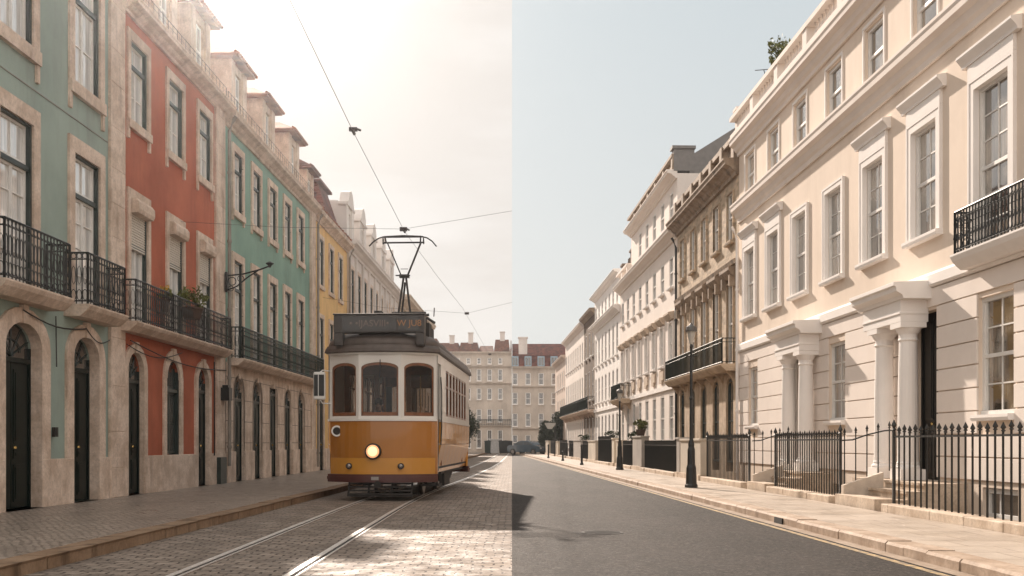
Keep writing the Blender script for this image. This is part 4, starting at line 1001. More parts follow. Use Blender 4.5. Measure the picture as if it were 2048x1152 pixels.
for nm, f_ in (('front', fr), ('rear', bk)):
    sgn = 1 if nm == 'front' else -1
    m = MB(); skirt(m, f_, .92, 1.71, .015, 0, .04 * sgn); tpart(m, 'end_panel', ORANGE)
    m = MB(); skirt(m, (lambda x, f_=f_: f_(x) - .008 * sgn), .57, .918, .02, .015, .04 * sgn); tpart(m, 'end_band', ORL)
    m = MB(); skirt(m, (lambda x, f_=f_: f_(x) - .07 * sgn), .40, .568, -.02, -.02, .12 * sgn); skirt(m, (lambda x, f_=f_: f_(x) - .085 * sgn), .46, .52, -.03, -.03, .05 * sgn); tpart(m, 'bumper', MAR)
    m = MB(); skirt(m, (lambda x, f_=f_: f_(x) - .02 * sgn), 1.712, 1.76, -.01, -.01, .06 * sgn); tpart(m, 'belt_rail', CRM)
    # three windows between cream posts
    X = [-HW, -.455, .455, HW]
    for k in range(3):
        p0, p1 = (X[k], f_(X[k])), (X[k + 1], f_(X[k + 1]))
        if nm == 'rear': p0, p1 = p1, p0
        xf, ln = facet(p0, p1)
        a = .055 if k == 1 else .075
        e0, e1 = (a, ln - a)
        m = MB(xf=xf); wall(m, 0, ln, 1.76, 3.14, [(e0, e1, 1.82, 2.97, .12)], .05); wall(m, 0, ln, 1.76, 3.14, [(e0, e1, 1.82, 2.97, .12)], .001, d=-.05)
        o = tpart(m, 'window_post', CRM)
        m = MB(xf=xf); w = .035
        for s0, s1 in ((e0, e0 + w), (e1 - w, e1)): m.box(-.06, -.01, s0 + .002, s1 - .002, 1.825, 2.9)
        m.box(-.06, -.01, e0 + .002, e1 - .002, 1.822, 1.90)
        pts = arch_pts(e0, e1, 2.85, .12); q = arch_pts(e0 + w, e1 - w, 2.83, .10)
        for j in range(len(pts) - 1): m.hexa([(-.06, pts[j][0], pts[j][1] - .004), (-.01, pts[j][0], pts[j][1] - .004), (-.01, q[j][0], q[j][1] - .02), (-.06, q[j][0], q[j][1] - .02)], [(-.06, pts[j + 1][0], pts[j + 1][1] - .004), (-.01, pts[j + 1][0], pts[j + 1][1] - .004), (-.01, q[j + 1][0], q[j + 1][1] - .02), (-.06, q[j + 1][0], q[j + 1][1] - .02)])
        fo = tpart(m, 'window_frame', WOOD, o)
        m = MB(xf=xf); m.quad((-.035, e0 + .01, 1.85), (-.035, e1 - .01, 1.85), (-.035, e1 - .01, 2.95), (-.035, e0 + .01, 2.95)); tpart(m, 'window_glass', GLASS, o)
    # corner posts
# side walls
wy = [2.0 + .735 * k for k in range(7)]
for s in (1, -1):
    xf = (lambda d, y, z, s=s: (s * (HW + .015 + d), y, z))
    do = [(.52, 1.06, .6, 2.98)] if s == 1 else []
    do2 = [(LT - 1.06, LT - .52, .6, 2.98)] if s == -1 else []
    ops = do + do2 + [(y, y + .6, 1.86, 2.92) for y in wy]
    m = MB(xf=xf); 
    wall(m, .44, LT - .44, 1.76, 3.14, ops, .06); wall(m, .44, LT - .44, 1.76, 3.14, ops, .001, d=-.06); tpart(m, 'side_wall', CRM)
    for y in wy:
        m = MB(xf=xf); m.box(-.05, -.01, y + .002, y + .035, 1.865, 2.915); m.box(-.05, -.01, y + .565, y + .598, 1.865, 2.915); m.box(-.05, -.01, y + .035, y + .565, 1.865, 1.91); m.box(-.05, -.008, y + .035, y + .565, 2.52, 2.57); m.box(-.05, -.01, y + .035, y + .565, 2.88, 2.915)
        o = tpart(m, 'side_window', WOOD); m = MB(xf=xf); m.quad((-.03, y + .02, 1.88), (-.03, y + .58, 1.88), (-.03, y + .58, 2.9), (-.03, y + .02, 2.9)); tpart(m, 'window_glass', GLASS, o)
    y0, y1 = (1.06, LT - .44) if s == 1 else (.44, LT - 1.06)
    m = MB(xf=xf); m.box(-.05, .02, y0, y1, 1.712, 1.762); tpart(m, 'belt_rail', CRM)
    m = MB(xf=xf); n = 9
    for k in range(n):
        a, b2 = y0 + (y1 - y0) * k / n + .012, y0 + (y1 - y0) * (k + 1) / n - .012
        m.hexa([(-.12, a, .58), (-.16, a, .58), (-.16, b2, .58), (-.12, b2, .58)], [(0, a, 1.2), (-.05, a, 1.2), (-.05, b2, 1.2), (0, b2, 1.2)])
        m.hexa([(0, a, 1.225), (-.05, a, 1.225), (-.05, b2, 1.225), (0, b2, 1.225)], [(.008, a, 1.71), (-.05, a, 1.71), (-.05, b2, 1.71), (.008, b2, 1.71)])
    m.hexa([(-.135, y0, .57), (-.17, y0, .57), (-.17, y1, .57), (-.135, y1, .57)], [(-.008, y0, 1.711), (-.06, y0, 1.711), (-.06, y1, 1.711), (-.008, y1, 1.711)])
    tpart(m, 'side_panel', plain('side_panel_paint', (.60, .27, .045), .34, coat=.5, bscale=6, bstr=.03))
    m = MB(xf=xf)
    if s == 1: m.box(-.05, .0, .44, .52, .57, 1.711); m.box(-.05, .0, .44, .52, 1.711, 1.76)
    else: m.box(-.05, 0, LT - .52, LT - .44, .57, 1.76)
    tpart(m, 'door_pillar', ORANGE)
    m = MB(xf=xf); yy = .5 if s == 1 else LT - 1.08
    m.box(-.35, .02, yy, yy + .6, .30, .34); m.box(-.04, -.0, yy, yy + .04, .3, .6); m.box(-.04, 0, yy + .56, yy + .6, .3, .6); tpart(m, 'door_step', UNDER)
    m = MB(xf=xf); yy = .95 if s == 1 else LT - 1.0; m.tube([(.01, yy, 1.2), (.03, yy, 1.6), (.03, yy, 2.4), (.01, yy, 2.7)], .014, 6); m.box(-.22, -.05, yy + .02, yy + .11, .62, 2.95); tpart(m, 'folding_door', DFRAME)
# letterboard above the windows, eave, domed roof
def ringp(sx_, pull, z, over=.0, n=24):
    P = [(x * sx_ * (1 + over), fy(x) * sx_ + pull - over * 1.2) for x in [-HW + 2 * HW * k / n for k in range(n + 1)]]
    Q = [(x, LT - y) for x, y in reversed(P)]
    return [(x, y, z) for x, y in P + Q]
def loft(m, rings, cap=True):
    I = [[m.v(*p) for p in r] for r in rings]; n = len(I[0])
    for a, b2 in zip(I, I[1:]):
        for k in range(n): m.f(a[k], a[(k + 1) % n], b2[(k + 1) % n], b2[k])
    if cap: m.f(*I[0][::-1]); m.f(*I[-1])
m = MB(); loft(m, [ringp(1, 0, 3.139, .012), ringp(1, 0, 3.19, .02)]); tpart(m, 'letterboard', CRM)
m = MB(); loft(m, [ringp(1, 0, 3.18, .05), ringp(1, 0, 3.20, .075), ringp(1, 0, 3.27, .06), ringp(.99, .02, 3.34, .04)]); tpart(m, 'roof_edge', ROOFM)
m = MB(); loft(m, [ringp(.985, .03, 3.30, .045)] + [ringp(math.cos(a) * .99, 1.0 * (1 - math.cos(a)) ** .9, 3.33 + .42 * math.sin(a) ** .9, .02) for a in [R(x) for x in (14, 26, 38, 50, 62, 74, 84)]])
tpart(m, 'roof', ROOFM, smooth=True)
# route sign
m = MB(); m.box(-.99, .96, .02, .30, 3.60, 3.98); m.box(-.99, -.80, .03, .28, 3.33, 3.6); m.box(.78, .96, .03, .28, 3.33, 3.6); m.box(-1.01, .98, .0, .32, 3.98, 4.01)
sg = tpart(m, 'route_sign', SIGNM, bevel=.012)
m = MB(); m.box(-.80, .36, .008, .022, 3.64, 3.94); m.box(.42, .86, .008, .022, 3.64, 3.94); tpart(m, 'sign_panel', plain('sign_glass', (.03, .024, .02), .15), sg)
def text(body, size, loc, mat, parent, extr=.003):
    cu = bpy.data.curves.new('t', 'FONT'); cu.body = body; cu.size = size; cu.extrude = extr; cu.align_x = 'CENTER'; cu.align_y = 'CENTER'
    o = bpy.data.objects.new('t', cu); C.objects.link(o); bpy.context.view_layer.update()
    me = bpy.data.meshes.new_from_object(o.evaluated_get(bpy.context.evaluated_depsgraph_get())); bpy.data.objects.remove(o)
    q = bpy.data.objects.new('lettering', me); C.objects.link(q); me.materials.clear(); me.materials.append(mat); q.parent = parent; q.location = loc; q.rotation_euler = (R(90), 0, 0); return q
text('\u2022 \u2022IJASVIII\u2022', .20, (-.22, .0, 3.79), plain('dim_letters', (.20, .15, .12), .5), sg)
text('W JU8', .19, (.64, .0, 3.79), plain('amber_letters', (.42, .20, .08), .5), sg)
# lamps
m = MB(); m.tube([(-.13, .05, 1.06), (-.13, -.07, 1.06)], .175, 20); m.tube([(-.13, -.07, 1.06), (-.13, -.085, 1.06)], [.175, .15], 20); o = tpart(m, 'headlight', UNDER)
m = MB(); m.tube([(-.13, -.08, 1.06), (-.13, -.10, 1.06)], [.148, .12], 20); tpart(m, 'lamp_glow_ring', emit('lamp_amber', (1.0, .50, .24), .45), o, smooth=True)  # dim emitting ring gives the lit lens a soft glowing edge
m = MB(); m.tube([(-.13, -.10, 1.06), (-.13, -.112, 1.06), (-.13, -.12, 1.06)], [.105, .08, .02], 20); tpart(m, 'lamp_lens', LAMP, o, smooth=True)
for x in (-.67, .46):
    m = MB(); y = fy(x) - .03; m.tube([(x, y + .05, .745), (x, y - .04, .745)], .065, 14); o = tpart(m, 'marker_lamp', UNDER)
    m = MB(); m.tube([(x, y - .041, .745), (x, y - .055, .745)], [.045, .02], 12); tpart(m, 'lamp_lens', STEEL, o)
x = -.97; m = MB(); y = fy(x) - .01; m.tube([(x, y + .05, 1.50), (x, y - .035, 1.50)], .12, 18); o = tpart(m, 'side_lamp', CRM)
m = MB(); m.tube([(x, y - .036, 1.50), (x, y - .045, 1.50)], [.085, .07], 16); tpart(m, 'lamp_lens', UNDER, o)
m = MB(); m.box(-.16, .0, -.095, -.075, .45, .52); tpart(m, 'badge', STEEL)
# mirror
m = MB(); m.box(-1.49, -1.23, .25, .33, 2.18, 2.78); o = tpart(m, 'mirror', WPAINT, bevel=.03)
m = MB(); m.box(-1.47, -1.385, .242, .249, 2.26, 2.72); m.box(-1.365, -1.25, .242, .249, 2.26, 2.72); tpart(m, 'mirror_glass', IRON, o)
m = MB(); m.tube([(-1.15, .45, 2.8), (-1.3, .33, 2.82), (-1.36, .29, 2.76)], .015, 6); m.tube([(-1.15, .45, 2.1), (-1.3, .33, 2.1), (-1.36, .29, 2.2)], .015, 6); tpart(m, 'mirror_arm', WPAINT, o)
# wiper
m = MB(); m.tube([(.02, -.02, 3.02), (.02, -.03, 2.75), (.0, -.03, 2.65)], .01, 5); tpart(m, 'wiper', IRON)
# interior
m = MB(); m.box(-1.1, 1.1, .5, LT - .5, .66, .72); tpart(m, 'floor', UNDER)
m = MB(); m.box(-1.08, 1.08, .5, LT - .5, 3.08, 3.12); tpart(m, 'ceiling', WOOD)
for yb in (1.75, LT - 1.75):
    m = MB(xf=lambda d, s, z, yb=yb: (s, yb + d, z)); wall(m, -1.13, 1.13, .72, 3.08, [(-.32, .32, .73, 2.75), (-1.0, -.42, 1.75, 2.8), (.42, 1.0, 1.75, 2.8)], .04); tpart(m, 'bulkhead', WOOD)
for k in range(7):
    for s in (-1, 1):
        m = MB(); y = 2.3 + .62 * k; m.box(s * .3, s * 1.05, y, y + .4, 1.08, 1.18); m.box(s * .3, s * 1.05, y + .38, y + .44, 1.18, 1.7); m.box(s * .34, s * .4, y + .1, y + .3, .72, 1.08); m.box(s * .98, s * 1.04, y + .1, y + .3, .72, 1.08); tpart(m, 'seat', WOOD)
m = MB(); m.box(-.35, .15, .55, .8, .72, 1.75); m.tube([(-.1, .68, 1.75), (-.1, .68, 1.85)], .1, 10); tpart(m, 'driver_console', UNDER)
for k in range(4): m = MB(); s = (-1, 1)[k % 2]; y = 2.4 + 1.8 * (k // 2); m.tube([(s * .3, y, .72), (s * .3, y, 3.08)], .016, 6); tpart(m, 'grab_pole', BRASS)
def seated_person(loc, rz, shirt, skin, hairm, label, arms='lap'):
    """one continuous skinned body, sitting; origin on the seat line of the floor"""
    t = empty('person', loc, rz); tag(t, label, 'person')
    V = [(0, .02, .50), (0, .03, .72), (0, .02, .96), (0, .0, 1.03), (0, -.02, 1.09), (0, -.03, 1.17), (0, -.025, 1.25)]; Rr = [.15, .135, .15, .06, .055, .088, .07]
    E = [(0, 1), (1, 2), (2, 3), (3, 4), (4, 5), (5, 6)]
    def add(p, r, q): V.append(p); Rr.append(r); E.append((q, len(V) - 1)); return len(V) - 1
    add((0, -.125, 1.155), .016, 5)
    for s in (-1, 1):
        a = add((s * .19, .02, .95), .062, 2); e = add((s * .24, -.06, .70), .045, a)
        w_ = add((s * .15, -.30, .72) if arms == 'reach' else (s * .1, -.25, .60), .03, e); p_ = add((V[w_][0] * .92, V[w_][1] - .07, V[w_][2] - .005), .032, w_)
        for k in range(4): f1 = add((V[p_][0] + (k - 1.5) * .021, V[p_][1] - .045, V[p_][2] - .01), .009, p_); add((V[f1][0], V[f1][1] - .03, V[f1][2] - .028), .008, f1)
        add((V[w_][0] - s * .045, V[w_][1] - .04, V[w_][2] - .01), .010, w_)
        h = add((s * .10, -.02, .48), .085, 0); k_ = add((s * .12, -.42, .50), .062, h); an = add((s * .12, -.44, .08), .04, k_); add((s * .12, -.58, .03), .038, an)
    me = bpy.data.meshes.new('body'); me.from_pydata(V, E, []); o = bpy.data.objects.new('body', me); C.objects.link(o); o.parent = t
    md = o.modifiers.new('skin', 'SKIN'); md.use_smooth_shade = True; o.modifiers.new('sub', 'SUBSURF').levels = 1
    o.modifiers['sub'].render_levels = 1
    for i_, v in enumerate(me.skin_vertices[0].data): v.radius = (Rr[i_] * (1.15 if i_ < 3 else 1), Rr[i_] * (.75 if i_ < 3 else 1)); v.use_root = (i_ == 0)
    me.materials.append(shirt)
    dg = bpy.context.evaluated_depsgraph_get(); me2 = bpy.data.meshes.new_from_object(o.evaluated_get(dg)); o.modifiers.clear(); o.data = me2
    me2.materials.clear(); me2.materials.append(shirt); me2.materials.append(skin)
    for p in me2.polygons:
        c = p.center; p.use_smooth = True
        if c.z > 1.02 or (c.y < -.24 and .5 < c.z < .8 and abs(c.x) < .2 and arms == 'reach'): p.material_index = 1
    m = MB(); m.lathe([(.085, 1.17), (.098, 1.20), (.095, 1.26), (.07, 1.31), (.02, 1.335)], (0, -.012, 0), 12); m.build('hair', hairm, t, smooth=True)
    for s in (-1, 1): m = MB(); m.tube([(s * .032, -.108, 1.185), (s * .032, -.118, 1.185)], .011, 6); m.build('eye', IRON, t)
    m = MB(); m.box(-.025, .025, -.116, -.104, 1.105, 1.115); m.build('mouth', MAR, t)
    for s in (-1, 1): m = MB(); m.tube([(s * .085, -.03, 1.15), (s * .098, -.02, 1.19)], .014, 6); m.build('ear', skin, t)
    return t
SKIN = plain('skin', (.42, .26, .18), .55); DHAIR = plain('dark_hair', (.03, .022, .018), .6)
bpy.context.view_layer.update()
ca, sa = math.cos(-R(2.8)), math.sin(-R(2.8))
def tw(x, y, z): return (-2.83 + x * ca - y * sa, 21.85 + x * sa + y * ca, z)
seated_person(tw(-.22, 1.15, .92), -R(2.8), plain('blue_uniform', (.03, .07, .12), .7), SKIN, DHAIR, 'driver in dark blue seated behind the middle front window of the tram', 'reach')
seated_person(tw(.68, 2.52, .66), -R(2.8), plain('dark_coat', (.06, .05, .05), .8), SKIN, DHAIR, 'passenger in a dark coat sitting behind the right front window of the tram')
m = MB(); m.box(-.42, -.02, 1.0, 1.35, 1.30, 1.38); m.tube([(-.22, 1.2, .72), (-.22, 1.2, 1.3)], .04, 8); tpart(m, 'driver_stool', UNDER)
# running gear
m = MB(); m.box(-.85, .85, 1.9, LT - 1.9, .36, .5)
for s in (-1, 1): m.box(s * .72, s * .8, 1.7, LT - 1.7, .28, .5); m.box(s * .72, s * .86, 2.6, 3.0, .22, .46); m.box(s * .72, s * .86, LT - 3.0, LT - 2.6, .22, .46); m.box(s * .9, s * 1.0, 3.4, 4.6, .2, .5)
m.box(-.95, .95, .35, .62, .44, .58); m.box(-1.02, 1.02, .62, LT - .6, .5, .62)
tpart(m, 'truck_frame', UNDER)
for y in (2.8, LT - 2.8):
    for s in (-1, 1): m = MB(); m.disc((s * .53, y, .34), (1, 0, 0), .33, .1, 22); m.disc((s * .48, y, .34), (1, 0, 0), .36, .02, 22); tpart(m, 'wheel', STEEL)
m = MB()
for k in range(4): m.box(-.68, .68, .0 + .04 * k, .035 + .04 * k, .13 + .075 * k, .165 + .075 * k)
for x in (-.68, -.25, .25, .68): m.hexa([(x - .02, .02, .09), (x + .02, .02, .09), (x + .02, .06, .09), (x - .02, .06, .09)], [(x - .02, .2, .45), (x + .02, .2, .45), (x + .02, .24, .45), (x - .02, .24, .45)])
m.box(-.7, .7, .02, .9, .09, .13); tpart(m, 'lifeguard', UNDER)
m = MB(); m.tube([(0, -.02, .38), (0, -.22, .36)], .04, 8); m.tube([(0, -.2, .36), (0, -.24, .36)], .08, 8); tpart(m, 'coupling', UNDER)
# roof gear and pantograph
m = MB(); m.box(.68, 1.0, .5, .95, 3.42, 3.86); m.tube([(.84, .6, 3.86), (.84, .6, 3.95)], .1, 10)
m.box(.66, .95, 1.2, 1.75, 3.5, 3.83); m.tube([(.62, .7, 3.95), (.9, 1.0, 4.02), (1.02, 1.3, 3.95)], .03, 6); m.tube([(.5, .9, 4.05), (.95, .9, 4.08)], .03, 5); m.box(.9, .98, 3.0, 3.9, 3.40, 3.62); m.tube([(1.05, .95, 4.05), (1.05, 1.02, 4.25)], .012, 4)
tpart(m, 'resistor_box', UNDER)
py = 3.35
m = MB()
for s in (-1, 1):
    for yy in (py - .5, py + .5): m.lathe([(.07, 0), (.09, .1), (.06, .2), (.09, .3), (.05, .42)], (s * .42, yy, 3.68), 10)
m.box(-.5, .5, py - .56, py - .48, 4.1, 4.17); m.box(-.5, .5, py + .48, py + .56, 4.1, 4.17); m.box(-.46, -.38, py - .5, py + .5, 4.17, 4.22); m.box(.38, .46, py - .5, py + .5, 4.17, 4.22)
m.box(-.62, -.45, py - .6, py - .3, 4.2, 4.42); m.tube([(-.42, py, 4.36), (.52, py, 4.38)], .05, 8); m.tube([(-.30, py + .1, 4.45), (.55, py, 4.44)], .03, 6); m.box(.1, .3, py - .2, py + .2, 4.22, 4.4)
p = tpart(m, 'pantograph', UNDER)
m = MB()
for a, c in (((-.13, py, 4.4), (.0, py, 5.32)), ((.17, py, 4.4), (.06, py, 5.32)), ((-.08, py + .2, 4.4), (.03, py + .05, 5.2))): m.tube([a, c], .028, 6)
m.box(-.10, .14, py - .06, py + .06, 5.30, 5.38); m.tube([(-.2, py, 5.36), (.16, py, 5.36)], .018, 5)
m.tube([(-.06, py, 5.36), (-.40, py - .05, 6.17)], .017, 6); m.tube([(.10, py, 5.36), (.44, py - .05, 6.17)], .024, 6); m.tube([(-.07, py, 5.52), (.11, py, 5.52)], .008, 4)
tpart(m, 'collector_arm', UNDER, p)
m = MB()
for yy, z in ((py - .14, 6.28), (py + .06, 6.18)):
    m.tube([(-.50, yy, z), (.50, yy, z)], .022, 6)
m.tube([(-.83, py - .14, 6.06), (-.72, py - .14, 6.17), (-.6, py - .14, 6.25), (-.45, py - .14, 6.29), (.0, py - .14, 6.31), (.45, py - .14, 6.29), (.6, py - .14, 6.25), (.72, py - .14, 6.17), (.83, py - .14, 6.04)], .018, 6)
for s in (-1, 1): m.tube([(s * .44, py - .14, 6.29), (s * .42, py - .05, 6.15), (s * .44, py + .06, 6.18)], .02, 5); ring(m, s * .5 + 0, py - .05, 6.2, .08, .08, .012, 8)
tpart(m, 'contact_strip', UNDER, p)

# ------------------------------------------------------------------ overhead wires
WIREM = plain('overhead_wire', (.05, .035, .03), .5)
m = MB()
Wp = [(2, 6.5), (10, 6.52), (17.3, 6.5), (24.8, 6.37), (32, 6.42), (40, 6.5), (60, 6.5), (100, 6.6)]
pts = [(clS(Y) + (.02 if Y < 30 else -.0), Y, z) for Y, z in Wp]
m.tube(pts, .005, 5)
w = tag(m.build('trolley_wire', WIREM), 'long overhead trolley wire running down the street above the tram', 'wire')
for i, (Y, z) in enumerate(((17.3, 6.5), (24.8, 6.37))):
    m = MB(); x = clS(Y) + .02; m.tube([(x, Y - .12, z), (x, Y + .12, z)], .03, 6); m.box(x - .07, x + .07, Y - .03, Y + .03, z + .01, z + .07); m.tube([(x + .05, Y, z + .05), (x + .13, Y, z + .02)], .02, 5); m.build('wire_clamp', WIREM, w)
for Y, zl, zm, zr, lab in ((24.8, 6.6, 6.42, 6.86, 'span wire crossing over the trolley wire just above the pantograph'), (42.0, 7.2, 6.55, 7.0, 'lower span wire seen crossing beyond the pantograph, just over the route sign'), (62.0, 7.0, 6.6, 6.9, 'farthest thin span wire crossing the street well behind the tram')):
    m = MB(); x = clS(Y); q = [(lx(8.5, Y), Y, zl), (lx(6, Y), Y, zl + (zm - zl) * .6 - .03), (x, Y, zm), (0.0, Y, zr)]
    m.tube(q, .004 if Y < 30 else .0045, 4); w = tag(m.build('span_wire', WIREM), lab, 'wire', 'span wires over the tram street')
    m = MB(); m.box(x - .09, x + .09, Y - .04, Y + .04, zm - .05, zm + .04); m.build('wire_clamp', WIREM, w)

# ------------------------------------------------------------------ lamp bracket on the left row
t = empty('lamp_bracket', (lx(8.4, 28.25), 28.25, 0), 0); tag(t, 'scrolled black iron bracket arm on the wall between the red and green houses', 'lamp bracket')
m = MB(); m.box(0, .06, -.06, .06, 5.4, 5.95); m.build('wall_plate', IRON, t)
m = MB(); m.tube([(.03, 0, 5.85), (.5, 0, 5.9), (.95, 0, 6.02), (1.22, 0, 6.12)], .022, 6); m.tube([(.03, 0, 5.45), (.3, 0, 5.55), (.6, 0, 5.8), (.9, 0, 6.0)], .02, 6)
ring(m, .18, 0, 5.7, .11, .11, .014, 10, 'd'); ring(m, .42, 0, 5.77, .09, .08, .012, 10, 'd'); ring(m, .15, 0, 5.5, .07, .07, .012, 8, 'd'); m.build('arm', IRON, t)
m = MB(); m.lathe([(.03, 0), (.05, .05), (.1, .09), (.12, .11), (.03, .16)], (1.22, 0, 6.08), 8); m.build('lamp_socket', IRON, t)

# ------------------------------------------------------------------ railings and street furniture on the right
def frame_r(name, B, Y, label, cat, group=None): 
    t = empty(name, (rx(B, Y), Y, 0), .0361); return tag(t, label, cat, group)
def spear(m, d, y, z0, z1, r=.012, head=.13):
    m.tube([(d, y, z0), (d, y, z1 - head)], r, 5); m.lathe([(r, 0), (r * 2.1, .012), (r * 1.1, .03), (r * 2.4, .055), (.002, head)], (d, y, z1 - head), 5)
def area_fence(Ya, Yb, label, B=6.85, zt=1.5, step=.165, plinth_=True, post=True, zp=.25, r=.0125):
    t = frame_r('area_railing', B, Ya, label, 'railing', 'iron railings along the right pavement'); ln = Yb - Ya
    m = MB(-1); n = round(ln / step)
    for k in range(n + 1): spear(m, 0, ln * k / n, zp - .02, zt - .02 * (k % 2), r)
    m.build('bars', IRON, t)
    m = MB(-1); m.box(-.012, .012, 0, ln, zt - .21, zt - .18); m.build('top_rail', IRON, t)
    if post:
        for y in (0, ln):
            m = MB(-1); m.box(-.022, .022, y - .022, y + .022, zp - .02, zt - .1); m.lathe([(.02, 0), (.045, .02), (.02, .05), (.045, .09), (.03, .13), (.003, .19)], (0, y, zt - .1), 8); m.build('post', IRON, t)
    if plinth_:
        m = MB(-1); y = -.0; rnd = random.Random(int(Ya * 7))
        while y < ln:
            l = min(rnd.uniform(1.0, 1.6), ln - y); m.box(-.12, .22, y + .004, y + l - .004, -1.2, zp + rnd.uniform(-.004, .004)); y += l
        m.build('plinth', HONEYP, t, bevel=.015)
    return t
area_fence(9.0, 16.75, 'nearest run of black spear-topped railings, in front of the sash window on the right', zt=1.54, step=.205, r=.0155)
area_fence(19.2, 23.35, 'black railings between the two porch steps, dense bars on a pale plinth', step=.15)
area_fence(25.55, 30.2, 'black railings on the far side of the second porch steps', step=.15)
for Y, lab in ((19.12, 'short stair railing climbing the far side of the nearer porch steps'), (25.3, 'short stair railing climbing the far side of the second porch steps')):
    t = frame_r('stair_railing', 6.85, Y, lab, 'railing', 'stair railings beside the porch steps')
    m = MB(-1)
    for k in range(5): q = k / 4; spear(m, -.05 - .85 * q, 0, .42 + .3 * q, 1.52 + .13 * q, .012)
    m.build('bars', IRON, t); m = MB(-1); m.tube([(0, 0, 1.29), (-.2, 0, 1.30), (-.5, 0, 1.40), (-.8, 0, 1.47), (-1.0, 0, 1.48)], .015, 6); m.build('handrail', IRON, t)
BEIGEP = plaster('beige_boundary_paint', (.52, .46, .38), damt=.2); GREYP = plaster('grey_pier_paint', (.36, .33, .30), damt=.2)
def pier(Ya, Yb, label, mat, zt=1.3, B=6.68):
    t = frame_r('boundary_wall', B, Ya, label, 'wall', 'low boundary walls and piers along the right pavement'); ln = Yb - Ya
    m = MB(-1); m.box(-.3, 0, 0, ln, -1.2, zt); m.build('wall', mat, t); m = MB(-1); m.box(-.33, .04, -.03, ln + .03, zt + .002, zt + .07); m.build('coping', mat, t, bevel=.01)
    m = MB(-1); m.box(-.32, .07, -.01, ln + .01, -1.2, .28); m.build('foot', HONEYP, t); return t
pier(30.35, 33.3, 'long beige rendered boundary wall in front of the brown house', BEIGEP)
pier(33.45, 33.95, 'stone pier at the far end of the beige boundary wall', GREYP, 1.35)
def sheetfence(Ya, Yb, label, mat=None, z=1.35):
    t = area_fence(Ya, Yb, label, B=6.8, zt=z, step=.11, r=.012, post=False); m = MB(-1); m.box(-.05, -.03, 0, Yb - Ya, .2, z - .25); m.build('backing_sheet', mat or IRON, t); return t
sheetfence(34.0, 37.3, 'grey backed railing in front of the brown house end', GREYP)
sheetfence(37.4, 41.0, 'black backed railing beyond the grey one, before the stone pier with shrub')
pier(41.1, 43.4, 'grey stone pier carrying a potted shrub, beside the black backed railing', GREYP, 1.45)
sheetfence(43.5, 47.0, 'black backed railing just beyond the grey pier with the shrub')
pier(47.2, 48.4, 'small pale pier beside the second street lamp', BEIGEP, 1.3)
pier(49.2, 50.0, 'narrow pale pier standing alone in front of the white terrace', BEIGEP, 1.4)
sheetfence(50.6, 56.5, 'long black backed railing in front of the white terrace past the second lamp', z=1.6)
pier(56.8, 60.5, 'low pinkish wall between two black railings far down the pavement', BEIGEP, 1.3)
sheetfence(61.0, 64.5, 'black backed railing midway along the far white terrace')
pier(64.8, 69.5, 'pale grey wall with a shrub on it, in front of the far terrace', GREYP, 1.35)
sheetfence(70.0, 74.0, 'black railing in front of the narrow dark brown house', z=1.4)
sheetfence(75.5, 82.0, 'far black railing in front of the terrace with the long balcony', z=1.45)
pier(82.5, 85.0, 'far pale pier half way along the long balconied terrace', BEIGEP, 1.3)
sheetfence(86.0, 92.0, 'last black railing before the pink house', z=1.5)
pier(93.0, 97.0, 'last pale wall in front of the pink house', BEIGEP, 1.35)

def street_lamp(X, Y, label, H=4.05):
    t = empty('street_lamp', (X, Y, .12)); tag(t, label, 'street lamp', 'black street lamps on the right pavement')
    m = MB(); m.lathe([(.165, 0), (.165, .06), (.14, .10), (.125, .5), (.10, .58), (.095, .95), (.075, 1.02), (.08, 1.08), (.055, 1.2)], (0, 0, 0), 8); m.build('base', IRON, t, bevel=.006)
    m = MB(); m.lathe([(.048, 1.15), (.042, 2.2), (.055, 2.24), (.038, 2.3), (.032, H - .55), (.05, H - .52), (.03, H - .45)], (0, 0, 0), 12); m.tube([(-.16, 0, H - .75), (.16, 0, H - .75)], .012, 5); m.build('post', IRON, t)
    m = MB(); m.lathe([(.03, H - .46), (.05, H - .42), (.09, H - .25), (.10, H - .12)], (0, 0, 0), 10); m.build('lamp_glass', plain('lamp_globe', (.5, .48, .44), .2), t)
    m = MB(); m.lathe([(.09, H - .13), (.145, H - .14), (.15, H - .10), (.13, H - .02), (.05, H + .03), (.02, H + .08)], (0, 0, 0), 12); m.build('hood', plain('lamp_hood', (.10, .095, .09), .3), t)
street_lamp(4.5, 25.7, 'nearer black street lamp, in front of the brown house balcony')
street_lamp(4.45, 42.3, 'farther black street lamp, in front of the small round balcony', 3.3)
def bollard(X, Y, h, label, white=False):
    m = MB(); m.lathe([(.09, 0), (.09, .08), (.06, .12), (.05, h - .15), (.07, h - .13), (.06, h - .05), (.02, h)], (0, 0, 0), 10)
    o = m.build('bollard', IRON, loc=(X, Y, .12)); tag(o, label, 'bollard', 'bollards on the right pavement')
bollard(rx(5.35, 51), 51.5, 1.05, 'black bollard on the kerb just past the farther lamp'); bollard(rx(5.4, 63), 63, .6, 'short bollard on the kerb beside the far grey wall'); bollard(rx(5.3, 74), 74, 1.0, 'small far bollard before the sign post')
t = empty('sign_post', (3.55, 84.5, .12)); tag(t, 'thin black sign post with a pale slanted sign, far down the right kerb', 'sign')
m = MB(); m.tube([(0, 0, 0), (0, 0, 2.6)], .05, 8); m.build('post', IRON, t)
m = MB(); m.prism_y([(-.85, 2.75), (.05, 2.75), (.05, 2.65), (-.25, 2.25), (-.6, 2.25), (-.85, 2.65)], -.08, -.05); m.build('sign_plate', plain('sign_plate', (.45, .44, .42), .4), t)

